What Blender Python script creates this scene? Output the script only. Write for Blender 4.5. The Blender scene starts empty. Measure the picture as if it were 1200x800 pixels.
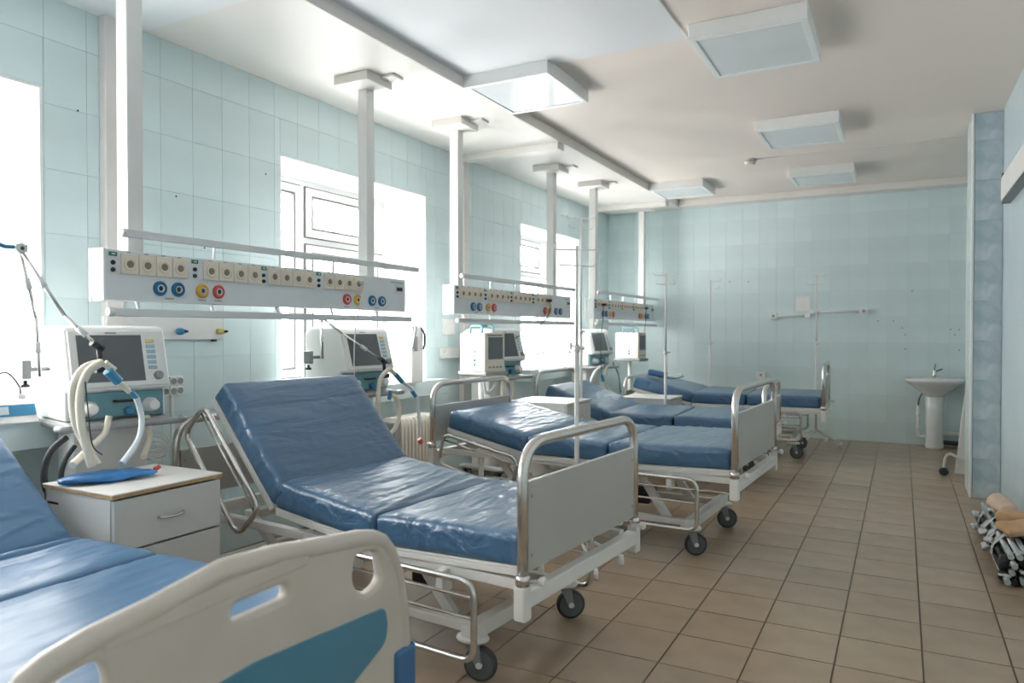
import bpy, bmesh, math, random
from mathutils import Vector, Matrix, noise
random.seed(7)
sc = bpy.context.scene
C = sc.collection
PI = math.pi
# ---------------------------------------------------------------- camera, world, exposure
CAM_F, CAM_YAW, CAM_PITCH, CAM_H = 853.0, 0.492, -0.0138, 1.25
cam = bpy.data.cameras.new('camera'); camo = bpy.data.objects.new('camera', cam); C.objects.link(camo)
camo.location = (0, 0, CAM_H); camo.rotation_euler = (PI/2 + CAM_PITCH, 0, CAM_YAW)
cam.sensor_width = 36; cam.lens = CAM_F/1200*36; cam.clip_start = .02
cam.dof.use_dof = True; cam.dof.focus_distance = 3.6; cam.dof.aperture_fstop = 2.4
sc.camera = camo
w = bpy.data.worlds.new('sky'); sc.world = w; w.use_nodes = True
bg = w.node_tree.nodes['Background']; bg.inputs['Color'].default_value = (1, .99, .97, 1); bg.inputs['Strength'].default_value = 11.5
sc.view_settings.view_transform = 'Standard'; sc.view_settings.look = 'None'
sc.view_settings.exposure = 1.06; sc.view_settings.gamma = 1; sc.view_settings.use_curve_mapping = False
sc.cycles.max_bounces = 12; sc.cycles.diffuse_bounces = 8; sc.cycles.caustics_reflective = False
sc.cycles.sample_clamp_indirect = 8
# room numbers (metres): X across from the window wall, Y along the room, Z up
XL, XR, YB, YF, ZC, ZS = -3.47, .65, -4.2, 9.2, 2.88, 2.80
WIN = [(-2.9, -1.3), (.33, 1.93), (3.37, 4.97), (6.66, 8.2)]
WZ0, WZ1, REV = .86, 2.37, .46
for a, b in WIN:      # sky portals in the window openings
    l = bpy.data.lights.new('window_portal', 'AREA'); l.shape = 'RECTANGLE'; l.size = WZ1-WZ0; l.size_y = b-a
    l.cycles.is_portal = True
    o = bpy.data.objects.new('window_portal', l); C.objects.link(o)
    o.location = (XL-REV-.12, (a+b)/2, (WZ0+WZ1)/2); o.rotation_euler = (0, -PI/2, 0)

# ---------------------------------------------------------------- helpers
_f = Vector((-math.sin(CAM_YAW)*math.cos(CAM_PITCH), math.cos(CAM_YAW)*math.cos(CAM_PITCH), math.sin(CAM_PITCH)))
_r = Vector((math.cos(CAM_YAW), math.sin(CAM_YAW), 0)); _u = _r.cross(_f)
def at(u, v, X=None, Y=None, Z=None):
    """photograph measurement -> point on the given room plane"""
    d = _f + _r*((u-600)/CAM_F) - _u*((v-400)/CAM_F)
    t = X/d.x if X is not None else (Y/d.y if Y is not None else (Z-CAM_H)/d.z)
    return Vector((0, 0, CAM_H)) + d*t
def project(p):
    q = Vector(p)-Vector((0, 0, CAM_H)); z = q.dot(_f)
    return (600+CAM_F*q.dot(_r)/z, 400-CAM_F*q.dot(_u)/z, z)

MATS = {}
def mat(name, col, rough=.5, metal=0, var=.06, scale=6, bump=0, bscale=40, coat=0, objvar=0, spec=.5, stretch=None):
    m = bpy.data.materials.new(name); m.use_nodes = True; n = m.node_tree.nodes; L = m.node_tree.links
    b = n['Principled BSDF']; b.inputs['Roughness'].default_value = rough; b.inputs['Metallic'].default_value = metal
    b.inputs['Coat Weight'].default_value = coat; b.inputs['Coat Roughness'].default_value = .16; b.inputs['Specular IOR Level'].default_value = spec
    tc = n.new('ShaderNodeTexCoord'); nz = n.new('ShaderNodeTexNoise'); nz.inputs['Scale'].default_value = scale; nz.inputs['Detail'].default_value = 4
    vec = tc.outputs['Object']
    if stretch:
        mp = n.new('ShaderNodeMapping'); mp.inputs['Scale'].default_value = stretch; L.new(vec, mp.inputs[0]); vec = mp.outputs[0]
    L.new(vec, nz.inputs['Vector'])
    rp = n.new('ShaderNodeMapRange'); rp.inputs['From Min'].default_value = .3; rp.inputs['From Max'].default_value = .7
    rp.inputs['To Min'].default_value = 1-var; rp.inputs['To Max'].default_value = 1+var; L.new(nz.outputs['Fac'], rp.inputs['Value'])
    fac = rp.outputs[0]
    if objvar:
        oi = n.new('ShaderNodeObjectInfo'); r2 = n.new('ShaderNodeMapRange'); r2.inputs['To Min'].default_value = 1-objvar; r2.inputs['To Max'].default_value = 1+objvar
        L.new(oi.outputs['Random'], r2.inputs['Value']); mu = n.new('ShaderNodeMath'); mu.operation = 'MULTIPLY'
        L.new(fac, mu.inputs[0]); L.new(r2.outputs[0], mu.inputs[1]); fac = mu.outputs[0]
    vm = n.new('ShaderNodeVectorMath'); vm.operation = 'SCALE'; vm.inputs[0].default_value = col; L.new(fac, vm.inputs['Scale'])
    L.new(vm.outputs[0], b.inputs['Base Color'])
    if bump:
        n2 = n.new('ShaderNodeTexNoise'); n2.inputs['Scale'].default_value = bscale; n2.inputs['Detail'].default_value = 3; n2.inputs['Distortion'].default_value = .8
        L.new(vec, n2.inputs['Vector']); bp = n.new('ShaderNodeBump'); bp.inputs['Strength'].default_value = bump; bp.inputs['Distance'].default_value = .02
        L.new(n2.outputs['Fac'], bp.inputs['Height']); L.new(bp.outputs[0], b.inputs['Normal'])
    MATS[name] = m
    return m
def marble(name, c1, c2, rough, scale=3):
    m = mat(name, c1, rough); n = m.node_tree.nodes; L = m.node_tree.links
    tc = n.new('ShaderNodeTexCoord'); nz = n.new('ShaderNodeTexNoise'); nz.inputs['Scale'].default_value = scale; nz.inputs['Detail'].default_value = 7; nz.inputs['Distortion'].default_value = 1.4
    L.new(tc.outputs['Object'], nz.inputs['Vector'])
    cr = n.new('ShaderNodeValToRGB'); cr.color_ramp.elements[0].position = .38; cr.color_ramp.elements[1].position = .66
    cr.color_ramp.elements[0].color = (*c1, 1); cr.color_ramp.elements[1].color = (*c2, 1)
    L.new(nz.outputs['Fac'], cr.inputs[0]); L.new(cr.outputs[0], n['Principled BSDF'].inputs['Base Color'])
    return m
def glass(name):
    m = bpy.data.materials.new(name); m.use_nodes = True; n = m.node_tree.nodes; L = m.node_tree.links
    n.remove(n['Principled BSDF']); t = n.new('ShaderNodeBsdfTransparent'); g = n.new('ShaderNodeBsdfGlossy'); g.inputs['Roughness'].default_value = .02
    mx = n.new('ShaderNodeMixShader'); mx.inputs[0].default_value = .06
    L.new(t.outputs[0], mx.inputs[1]); L.new(g.outputs[0], mx.inputs[2]); L.new(mx.outputs[0], n['Material Output'].inputs[0])
    MATS[name] = m
def film(name, col, amount):
    m = bpy.data.materials.new(name); m.use_nodes = True; n = m.node_tree.nodes; L = m.node_tree.links
    b = n['Principled BSDF']; b.inputs['Base Color'].default_value = (*col, 1); b.inputs['Roughness'].default_value = .12
    t = n.new('ShaderNodeBsdfTransparent'); mx = n.new('ShaderNodeMixShader'); mx.inputs[0].default_value = amount
    L.new(t.outputs[0], mx.inputs[1]); L.new(b.outputs[0], mx.inputs[2]); L.new(mx.outputs[0], n['Material Output'].inputs[0])
    MATS[name] = m
mat('grout', (.55, .64, .65), .9)
mat('wall_tile', (.665, .782, .795), .24, var=.05, scale=2.2, objvar=.025, bump=.04, bscale=5)
mat('floor_tile', (.40, .297, .207), .27, var=.08, scale=5, objvar=.05, bump=.05, bscale=12)
mat('floor_grout', (.13, .10, .075), .9)
mat('ceiling', (.81, .72, .655), .55, var=.02, scale=1)
mat('soffit', (.76, .725, .685), .5, var=.02, scale=1)
mat('ceiling_white', (.76, .77, .79), .5, var=.015, scale=1)
mat('white_paint', (.80, .79, .77), .45, var=.03)
mat('pilaster', (.76, .72, .70), .5, var=.03)
mat('pvc', (.82, .82, .81), .3, var=.02); mat('gasket', (.14, .14, .14), .6)
mat('lamp_white', (.80, .81, .80), .35, var=.02)
mat('diffuser', (.72, .755, .76), .16, var=.03, scale=3)
mat('panel_grey', (.72, .75, .765), .35, var=.02)
mat('pole_white', (.76, .75, .73), .4, var=.02)
mat('rail_metal', (.70, .71, .71), .35, metal=.35, var=.04)
mat('socket_cream', (.78, .70, .585), .4, var=.03)
mat('socket_hole', (.24, .19, .14), .5)
mat('gas_blue', (.01, .14, .30), .35); mat('gas_yellow', (.75, .40, .03), .35); mat('gas_red', (.66, .09, .07), .35)
mat('steel_dark', (.04, .045, .05), .3, metal=.6); mat('green_label', (.01, .16, .09), .4); mat('black', (.018, .018, .02), .45); mat('rubber', (.05, .055, .06), .6)
mat('bed_white', (.76, .75, .72), .35, var=.04); mat('chrome', (.68, .655, .62), .24, metal=.95, var=.06, scale=20)
mat('board_grey', (.45, .445, .42), .35, var=.03, scale=3); mat('wheel_grey', (.10, .115, .12), .5); mat('hub_grey', (.22, .24, .24), .45)
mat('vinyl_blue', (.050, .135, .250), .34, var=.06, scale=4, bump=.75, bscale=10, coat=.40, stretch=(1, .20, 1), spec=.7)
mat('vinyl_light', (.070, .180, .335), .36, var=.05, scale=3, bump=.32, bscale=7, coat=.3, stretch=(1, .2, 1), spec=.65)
mat('plastic_cream', (.60, .54, .475), .38, var=.06, scale=5); mat('plastic_blue', (.075, .24, .345), .35, var=.05); mat('bumper_blue', (.05, .16, .34), .4)
mat('cab_white', (.67, .665, .64), .35, var=.03, scale=2); mat('cab_top', (.80, .77, .73), .3, var=.02); mat('chipboard', (.50, .33, .17), .8, var=.2, scale=60)
mat('vent_white', (.82, .815, .79), .35, var=.02); mat('vent_grey', (.31, .32, .315), .4); mat('vent_teal', (.17, .36, .41), .35); mat('screen', (.135, .15, .16), .12, var=.1)  # screen: base colour lightened to stand in for the glass reflecting the room
mat('beige_dev', (.74, .69, .59), .4, var=.03); mat('btn_yellow', (.74, .60, .25), .4); mat('btn_blue', (.36, .52, .62), .4)
mat('hose_cream', (.80, .745, .63), .45, var=.06, scale=14); mat('hose_clear', (.74, .80, .84), .25, var=.04); mat('conn_blue', (.05, .25, .45), .35); mat('bag_blue', (.03, .17, .42), .28, var=.35, scale=9, bump=.5, bscale=10)
mat('radiator', (.80, .765, .70), .35, var=.02); mat('ceramic', (.80, .82, .81), .12, var=.02, coat=.5)
mat('hole', (.03, .03, .03), .9); mat('rust', (.13, .05, .03), .8); mat('cardboard', (.56, .36, .20), .8, var=.12, scale=8, bump=.2, bscale=14); mat('kraft_light', (.66, .50, .38), .75, var=.1, scale=10, bump=.25, bscale=12)
mat('orange', (.70, .14, .05), .5); mat('tape_clear', (.62, .65, .66), .2, var=.15, scale=18, bump=.4, bscale=20); mat('tube_silver', (.50, .54, .56), .3, metal=.5, var=.1, scale=15)
mat('cable_dark', (.05, .05, .055), .5); mat('cable_white', (.74, .73, .71), .5); mat('lcd', (.62, .68, .70), .25); mat('device_blue', (.02, .22, .42), .3)
marble('marble_blue', (.35, .46, .52), (.58, .66, .69), .25, 4); marble('wall_blue', (.54, .645, .69), (.60, .695, .73), .3, 1.2)
glass('glass'); film('film', (.85, .88, .9), .16)

class MB:
    def __init__(s): s.v = []; s.f = []; s.sm = []
    def add(s, vs, fs, smooth=False):
        k = len(s.v); s.v += [tuple(v) for v in vs]; s.f += [tuple(i+k for i in f) for f in fs]; s.sm += [smooth]*len(fs); return s
    def box(s, x0, x1, y0, y1, z0, z1, M=None):
        vs = [Vector((x, y, z)) for z in (z0, z1) for y in (y0, y1) for x in (x0, x1)]
        if M is not None: vs = [M @ v for v in vs]
        return s.add(vs, [(0,2,3,1),(4,5,7,6),(0,1,5,4),(2,6,7,3),(0,4,6,2),(1,3,7,5)])
    def tube(s, pts, r, n=8, closed=False, cap=True):
        pts = [Vector(p) for p in pts]; m = len(pts); rs = r if hasattr(r, '__len__') else [r]*m
        vs = []; ref = None
        for i, p in enumerate(pts):
            a = pts[(i-1) % m] if (closed or i > 0) else p; b = pts[(i+1) % m] if (closed or i < m-1) else p
            t = (b-a).normalized() if (b-a).length > 1e-9 else Vector((0, 0, 1))
            if ref is None: ref = t.orthogonal().normalized()
            ref = (ref - t*ref.dot(t)); ref = ref.normalized() if ref.length > 1e-6 else t.orthogonal().normalized()
            w_ = t.cross(ref)
            for k in range(n):
                an = 2*PI*k/n; vs.append(p + (ref*math.cos(an) + w_*math.sin(an))*rs[i])
        fs = []
        for i in range(m if closed else m-1):
            j = (i+1) % m
            for k in range(n): fs.append((i*n+k, i*n+(k+1) % n, j*n+(k+1) % n, j*n+k))
        s.add(vs, fs, True)
        if cap and not closed:
            k0 = len(s.v)-len(vs); s.f.append(tuple(k0+n-1-k for k in range(n))); s.f.append(tuple(k0+(m-1)*n+k for k in range(n))); s.sm += [False, False]
        return s
    def cyl(s, a, b, r, n=12, r2=None): return s.tube([a, b], [r, r if r2 is None else r2], n)
    def lathe(s, prof, c=(0, 0, 0), axis='Z', n=20, sx=1, sy=1):
        vs = []
        for (r, h) in prof:
            for k in range(n):
                a = 2*PI*k/n; p = (r*math.cos(a)*sx, r*math.sin(a)*sy, h)
                if axis == 'X': p = (p[2], p[0], p[1])
                if axis == 'Y': p = (p[0], p[2], p[1])
                vs.append(Vector(p)+Vector(c))
        m = len(prof); fs = [(i*n+k, i*n+(k+1) % n, (i+1)*n+(k+1) % n, (i+1)*n+k) for i in range(m-1) for k in range(n)]
        s.add(vs, fs, True); k0 = len(s.v)-len(vs)
        s.f.append(tuple(k0+n-1-k for k in range(n))); s.f.append(tuple(k0+(m-1)*n+k for k in range(n))); s.sm += [False, False]
        return s
    def prism(s, poly, a0, a1, axis='Y'):
        def P(p, a): return {'X': (a, p[0], p[1]), 'Y': (p[0], a, p[1]), 'Z': (p[0], p[1], a)}[axis]
        n = len(poly); vs = [P(p, a0) for p in poly]+[P(p, a1) for p in poly]
        return s.add(vs, [tuple(range(n))[::-1], tuple(range(n, 2*n))]+[(i, (i+1) % n, n+(i+1) % n, n+i) for i in range(n)])
    def mesh(s, name):
        me = bpy.data.meshes.new(name); me.from_pydata(s.v, [], s.f); me.update()
        me.polygons.foreach_set('use_smooth', s.sm)
        bm = bmesh.new(); bm.from_mesh(me); bmesh.ops.recalc_face_normals(bm, faces=bm.faces); bm.to_mesh(me); bm.free()
        return me
    def build(s, name, m, parent=None, bevel=0, seg=2):
        return link(name, s.mesh(name), m, parent, bevel, seg)
def link(name, me, m, parent=None, bevel=0, seg=2):
    o = bpy.data.objects.new(name, me); C.objects.link(o)
    if m and not me.materials: me.materials.append(MATS[m])
    if parent: o.parent = parent
    if bevel:
        b = o.modifiers.new('bevel', 'BEVEL'); b.width = bevel; b.segments = seg; b.limit_method = 'ANGLE'; b.angle_limit = .7
    return o
def tag(o, label, cat, group=None):
    o['label'] = label; o['category'] = cat
    if group: o['group'] = group
    return o
def thing(name, label, cat, loc=(0, 0, 0), rz=0, group=None):
    o = bpy.data.objects.new(name, None); C.objects.link(o); o.location = loc; o.rotation_euler = (0, 0, rz); o.empty_display_size = .1
    return tag(o, label, cat, group)
def struct(o): o['kind'] = 'structure'; return o
def B(x0, x1, y0, y1, z0, z1): return MB().box(x0, x1, y0, y1, z0, z1)
def arcs(pts, r, n=6, closed=False):
    """polyline with rounded corners"""
    pts = [Vector(p) for p in pts]; out = []; m = len(pts)
    for i, p in enumerate(pts):
        if not closed and i in (0, m-1): out.append(p); continue
        a = (pts[(i-1) % m]-p); b = (pts[(i+1) % m]-p); rr = min(r, a.length*.49, b.length*.49)
        p0 = p+a.normalized()*rr; p1 = p+b.normalized()*rr
        for k in range(n+1):
            t = k/n; out.append(p0*(1-t)**2 + p*2*t*(1-t) + p1*t*t)
    return out
def spline(pts, n=10):
    pts = [Vector(p) for p in pts]; out = []
    for i in range(len(pts)-1):
        p0 = pts[max(i-1, 0)]; p1 = pts[i]; p2 = pts[i+1]; p3 = pts[min(i+2, len(pts)-1)]
        for k in range(n):
            t = k/n; out.append(.5*((2*p1)+(p2-p0)*t+(2*p0-5*p1+4*p2-p3)*t*t+(3*p1-p0-3*p2+p3)*t**3))
    out.append(pts[-1]); return out
def corrugated(pts, r, pitch=.012, n=10):
    P = spline(pts, 16); L = [0]
    for i in range(1, len(P)): L.append(L[-1]+(P[i]-P[i-1]).length)
    N = max(4, int(L[-1]/pitch*2)); out = []; rs = []; j = 0
    for k in range(N+1):
        t = L[-1]*k/N
        while j < len(P)-2 and L[j+1] < t: j += 1
        q = (t-L[j])/max(1e-9, L[j+1]-L[j]); out.append(P[j].lerp(P[j+1], min(1, q))); rs.append(r*(1.0 if k % 2 else .86))
    return MB().tube(out, rs, n)
def rbox(lx, ly, lz, r, seg, disp=None, M=None):
    """subdivided rounded box centred in x,y with its base at z=0"""
    nx, ny, nz = seg; bm = bmesh.new(); idx = {}
    def V(i, j, k):
        if (i, j, k) not in idx:
            p = Vector((lx*(i/nx-.5), ly*(j/ny-.5), lz*(k/nz-.5)))
            q = Vector((max(-lx/2+r, min(lx/2-r, p.x)), max(-ly/2+r, min(ly/2-r, p.y)), max(-lz/2+r, min(lz/2-r, p.z))))
            d = p-q; nrm = d.normalized() if d.length > 1e-7 else Vector((0, 0, 1)); p = q+nrm*min(r, d.length) if d.length > 1e-7 else p
            p.z += lz/2
            if disp: p += disp(p, nrm)
            if M is not None: p = M @ p
            idx[(i, j, k)] = bm.verts.new(p)
        return idx[(i, j, k)]
    for i in range(nx):
        for j in range(ny):
            bm.faces.new((V(i,j,0), V(i,j+1,0), V(i+1,j+1,0), V(i+1,j,0))); bm.faces.new((V(i,j,nz), V(i+1,j,nz), V(i+1,j+1,nz), V(i,j+1,nz)))
    for i in range(nx):
        for k in range(nz):
            bm.faces.new((V(i,0,k), V(i+1,0,k), V(i+1,0,k+1), V(i,0,k+1))); bm.faces.new((V(i,ny,k), V(i,ny,k+1), V(i+1,ny,k+1), V(i+1,ny,k)))
    for j in range(ny):
        for k in range(nz):
            bm.faces.new((V(0,j,k), V(0,j,k+1), V(0,j+1,k+1), V(0,j+1,k))); bm.faces.new((V(nx,j,k), V(nx,j+1,k), V(nx,j+1,k+1), V(nx,j,k+1)))
    bmesh.ops.recalc_face_normals(bm, faces=bm.faces)
    for f in bm.faces: f.smooth = True
    me = bpy.data.meshes.new('soft'); bm.to_mesh(me); bm.free(); return me
def flat_shape(name, outline, holes, thick, bevel, m, parent=None):
    """outline with holes in (x, y), filled and thickened, as a mesh in XY"""
    cu = bpy.data.curves.new(name, 'CURVE'); cu.dimensions = '2D'; cu.fill_mode = 'BOTH'; cu.extrude = thick/2-bevel; cu.bevel_depth = bevel; cu.bevel_resolution = 3; cu.offset = -bevel
    for pl in [outline]+holes:
        sp = cu.splines.new('POLY'); sp.points.add(len(pl)-1); sp.use_cyclic_u = True
        for p, q in zip(sp.points, pl): p.co = (q[0], q[1], 0, 1)
    t = bpy.data.objects.new(name, cu); C.objects.link(t); dg = bpy.context.evaluated_depsgraph_get()
    me = bpy.data.meshes.new_from_object(t.evaluated_get(dg)); bpy.data.objects.remove(t); bpy.data.curves.remove(cu)
    me.materials.clear()
    return link(name, me, m, parent)
def round_poly(pts, r, n=5): return [(p.x, p.y) for p in arcs([(a, b, 0) for a, b in pts], r, n, True)]
def copy_tree(o, parent=None):
    c = o.copy(); C.objects.link(c); c.parent = parent
    for ch in list(o.children): copy_tree(ch, c)
    return c
# ---------------------------------------------------------------- the room shell
TH = REV+.10
def sub_rect(r, h):
    a0, a1, b0, b1 = r; c0, c1, d0, d1 = h
    if c1 <= a0 or c0 >= a1 or d1 <= b0 or d0 >= b1: return [r]
    out = []
    if c0 > a0: out.append((a0, c0, b0, b1))
    if c1 < a1: out.append((c1, a1, b0, b1))
    m0, m1 = max(a0, c0), min(a1, c1)
    if d0 > b0: out.append((m0, m1, b0, d0))
    if d1 < b1: out.append((m0, m1, d1, b1))
    return out
wl = MB(); ys = [YB]+[q for ab in WIN for q in ab]+[YF]
for i in range(0, len(ys), 2): wl.box(XL-TH, XL, ys[i], ys[i+1], 0, ZC+.1)
for a, b in WIN: wl.box(XL-TH, XL, a, b, 0, WZ0-.02); wl.box(XL-TH, XL, a, b, WZ1, ZC+.1)
wall_left = struct(wl.build('wall_left', 'grout'))
wall_back = struct(B(XL, XR+.9, YF, YF+.15, 0, ZC+.1).build('wall_back', 'grout'))
wall_right = struct(B(XR, XR+.15, YB, YF, 0, ZC+.1).build('wall_right', 'wall_blue'))
struct(B(XL, XR+.15, YB-.15, YB, 0, ZC+.1).build('wall_front', 'wall_blue'))
floor = struct(B(XL-TH, XR+.15, YB-.15, YF+.15, -.12, -.004).build('floor', 'floor_grout'))
ceiling = struct(B(XL-TH, XR+.15, YB-.15, YF+.15, ZC, ZC+.12).build('ceiling', 'ceiling'))
# whitewashed glossy board on the near ceiling and the low soffit along the window wall
struct(B(-2.47, -1.06, YB, 4.03, ZC-.010, ZC).build('trim_1', 'ceiling_white'))
struct(B(XL, -2.47, YB, YF, ZS, ZC).build('trim_2', 'soffit', None, .006))
struct(B(XL, -2.47, YB, 2.42, ZS-.012, ZS).build('trim_3', 'ceiling_white'))
struct(B(-2.47, XR, 9.0, YF, 2.805, ZC).build('trim_4', 'soffit', None, .006))
for i, y in enumerate((5.50, 8.58)): struct(B(XL, -2.49, y-.06, y+.06, ZS-.055, ZS).build('trim_%d' % (5+i), 'soffit', None, .004))
for i, (y, z0) in enumerate(((2.24, .27), (5.52, .27), (8.56, .27))): struct(B(XL, XL+.055, y-.045, y+.045, z0, ZS).build('trim_%d' % (7+i), 'pilaster', None, .005))
struct(B(-.99, .45, 7.165, 7.178, ZC-.004, ZC).build('trim_10', 'pilaster'))
# tiled pipe box along the foot of the window wall
pipe_box = struct(B(XL, -3.36, YB, YF, 0, .27).build('baseboard_left', 'wall_tile', None, .004))
# wall tiles
def slab(w_, h_, d):   # tile in local plane: x = width, z = height, y = thickness
    return MB().box(-w_/2, w_/2, 0, d, -h_/2, h_/2)
TW, THT, GAP, TD = .198, .2965, .0018, .004
full_tile = slab(TW-GAP, THT-GAP, TD).mesh('tile'); full_tile.materials.append(MATS['wall_tile'])
def put_tile(parent, a0, a1, z0, z1, plane):
    w_, h_ = a1-a0-GAP, z1-z0-GAP
    if w_ < .012 or h_ < .012: return
    me = full_tile if abs(w_-(TW-GAP)) < 1e-4 and abs(h_-(THT-GAP)) < 1e-4 else slab(w_, h_, TD).mesh('tile')
    o = link('tile', me, 'wall_tile', parent); a, z = (a0+a1)/2, (z0+z1)/2
    tl = lambda: random.uniform(-.0010, .0010)
    if plane == 'L': o.location = (XL, a, z); o.rotation_euler = (tl(), tl()*.3, -PI/2+tl())
    if plane == 'B': o.location = (a, YF, z); o.rotation_euler = (tl(), tl()*.3, PI+tl())
holes = [(a, b, WZ0-.02, WZ1) for a, b in WIN]+[(2.195, 2.285, .27, ZS), (5.475, 5.565, .27, ZS), (8.515, 8.605, .27, ZS)]
n_t = 0
k0 = int((1.55-2.53)/TW)-1
for k in range(k0, 40):
    a0, a1 = 2.53+TW*k, 2.53+TW*(k+1)
    if a0 > YF: break
    a1 = min(a1, YF)
    for j in range(-2, 10):
        z1 = 2.296-THT*j; z0 = z1-THT; z1 = min(z1, ZS); z0 = max(z0, .272)
        if z1-z0 < .02: continue
        rs = [(a0, a1, z0, z1)]
        for h in holes: rs = [q for r in rs for q in sub_rect(r, h)]
        for r in rs: put_tile(wall_left, *r, 'L')
for k in range(-16, 10):
    a0, a1 = -.739+.198*k, -.739+.198*(k+1)
    a0, a1 = max(a0, XL), min(a1, XR)
    if a1-a0 < .02: continue
    for j in range(-1, 9):
        z0 = .229+THT*j; z1 = z0+THT; z0 = max(z0, 0); z1 = min(z1, 2.805)
        if z1-z0 > .02: put_tile(wall_back, a0, a1, z0, z1, 'B')
# floor tiles: nearest 300 in view as pieces, the rest as one
FT = .294; ft_me = MB().box(-FT/2+.003, FT/2-.003, -FT/2+.003, FT/2-.003, -.008, 0).mesh('tile'); ft_me.materials.append(MATS['floor_tile'])
cells = []
for i in range(-9, 7):
    for j in range(-25, 22):
        x0, x1 = max(-1.099+FT*i, -3.36), min(-1.099+FT*(i+1), XR); y0, y1 = max(2.965+FT*j, YB), min(2.965+FT*(j+1), YF)
        if x1-x0 < .02 or y1-y0 < .02: continue
        cx, cy = (x0+x1)/2, (y0+y1)/2; p = project((cx, cy, 0)); vis = p[2] > .3 and -30 < p[0] < 1230 and p[1] < 830
        hid = 1 if cx < -1.5 else 0
        cells.append((0 if vis else 1, hid, math.hypot(cx, cy), x0, x1, y0, y1))
cells.sort()
rest = MB()
for n_, (nv, hd, d, x0, x1, y0, y1) in enumerate(cells):
    if n_ < 300 and not nv:
        fullsz = abs(x1-x0-FT) < 1e-4 and abs(y1-y0-FT) < 1e-4
        o = link('tile', ft_me if fullsz else MB().box(-(x1-x0)/2+.003, (x1-x0)/2-.003, -(y1-y0)/2+.003, (y1-y0)/2-.003, -.008, 0).mesh('tile'), 'floor_tile', floor)
        o.location = ((x0+x1)/2, (y0+y1)/2, random.uniform(-.0006, .0006)); o.rotation_euler = (random.uniform(-.0015, .0015), random.uniform(-.0015, .0015), 0)
    else: rest.box(x0+.003, x1-.003, y0+.003, y1-.003, -.008, 0)
ro = rest.build('tile_field', 'floor_tile', floor); ro['kind'] = 'stuff'
# right-hand column with marbled tiles and white corner trims
col = struct(B(.462, XR, 6.462, 6.92, 0, ZC).build('wall_column', 'grout'))
z = 0
while z < ZC-.02:
    h_ = min(.297, ZC-z); 
    o = link('tile', slab(XR-.475, h_-.003, .007).mesh('tile'), 'marble_blue', col); o.location = ((.47+XR)/2, 6.462, z+h_/2); o.rotation_euler = (0, 0, 0); o.location.y -= .007
    o = link('tile', slab(.44, h_-.003, .007).mesh('tile'), 'wall_tile', col); o.location = (.455, 6.69, z+h_/2); o.rotation_euler = (0, 0, -PI/2)
    z += .297
MB().box(.452, .468, 6.448, 6.464, 0, ZC).build('corner_trim', 'pvc', col, .003)
# ---------------------------------------------------------------- windows
def window(n, a, b):
    X0, X1 = XL-REV-.035, XL-REV+.035
    r = MB(); e = .065
    r.box(X0, X1, a, b, WZ0, WZ0+e); r.box(X0, X1, a, b, WZ1-e, WZ1); r.box(X0, X1, a, a+e, WZ0+e, WZ1-e); r.box(X0, X1, b-e, b, WZ0+e, WZ1-e)
    ym = a+.625; r.box(X0, X1, ym-.035, ym+.035, WZ0+e, WZ1-e)
    zt = 1.92; r.box(X0, X1, ym+.035, b-e, zt-.035, zt+.035)
    o = struct(r.build('window_%d' % n, 'pvc', None, .005))
    def sash(y0, y1, z0, z1, nm):
        s = MB(); q = .055
        s.box(X0+.02, X1+.022, y0, y1, z0, z0+q); s.box(X0+.02, X1+.022, y0, y1, z1-q, z1); s.box(X0+.02, X1+.022, y0, y0+q, z0+q, z1-q); s.box(X0+.02, X1+.022, y1-q, y1, z0+q, z1-q)
        so = s.build('sash', 'pvc', o, .005); B(X0+.03, X0+.036, y0+q, y1-q, z0+q, z1-q).build('pane', 'glass', so)
        g = MB(); k_ = .015; xa, xb = X0+.036, X1+.0215
        g.box(xa, xb, y0+q, y1-q, z0+q, z0+q+k_); g.box(xa, xb, y0+q, y1-q, z1-q-k_, z1-q); g.box(xa, xb, y0+q, y0+q+k_, z0+q+k_, z1-q-k_); g.box(xa, xb, y1-q-k_, y1-q, z0+q+k_, z1-q-k_)
        g.build('gasket', 'gasket', so)
        g2 = MB(); xs = X1+.001; w2 = .009
        g2.box(X1, X1+.012, y0-w2, y1+w2, z1, z1+w2); g2.box(X1, X1+.012, y0-w2, y1+w2, z0-w2, z0); g2.box(X1, X1+.012, y0-w2, y0, z0, z1); g2.box(X1, X1+.012, y1, y1+w2, z0, z1)
        g2.build('seal', 'gasket', so)
        if nm == 'tall': MB().box(X1+.022, X1+.045, y0+.018, y0+.034, (z0+z1)/2-.06, (z0+z1)/2+.06).build('handle', 'pvc', so, .003)
    sash(a+e-.005, ym-.03, WZ0+e-.005, WZ1-e+.005, 'sash'); sash(ym+.03, b-e+.005, WZ0+e-.005, zt-.03, 'tall'); sash(ym+.03, b-e-.16, zt+.03, WZ1-e+.005, 'vent')
    B(X0+.001, X1+.01, b-e-.158, b-e+.005, zt+.03, WZ1-e).build('side_panel', 'pvc', o)
    # white plastered reveals and the tiled sill slab
    rv = MB(); t = .012
    rv.box(XL-REV, XL, b-t, b, WZ0, WZ1); rv.box(XL-REV, XL, a, a+t, WZ0, WZ1); rv.box(XL-REV, XL, a+t, b-t, WZ1-t, WZ1)
    rv.build('reveal', 'pvc', o)
    MB().prism([(XL-REV, a+.001), (XL, a+.001), (XL, a-.10), (-3.30, a-.10), (-3.30, b+.10), (XL, b+.10), (XL, b-.001), (XL-REV, b-.001)], .742, .862, 'Z').build('sill', 'wall_tile', o, .004)
for i, (a, b) in enumerate(WIN): window(i+1, a, b)
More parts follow.
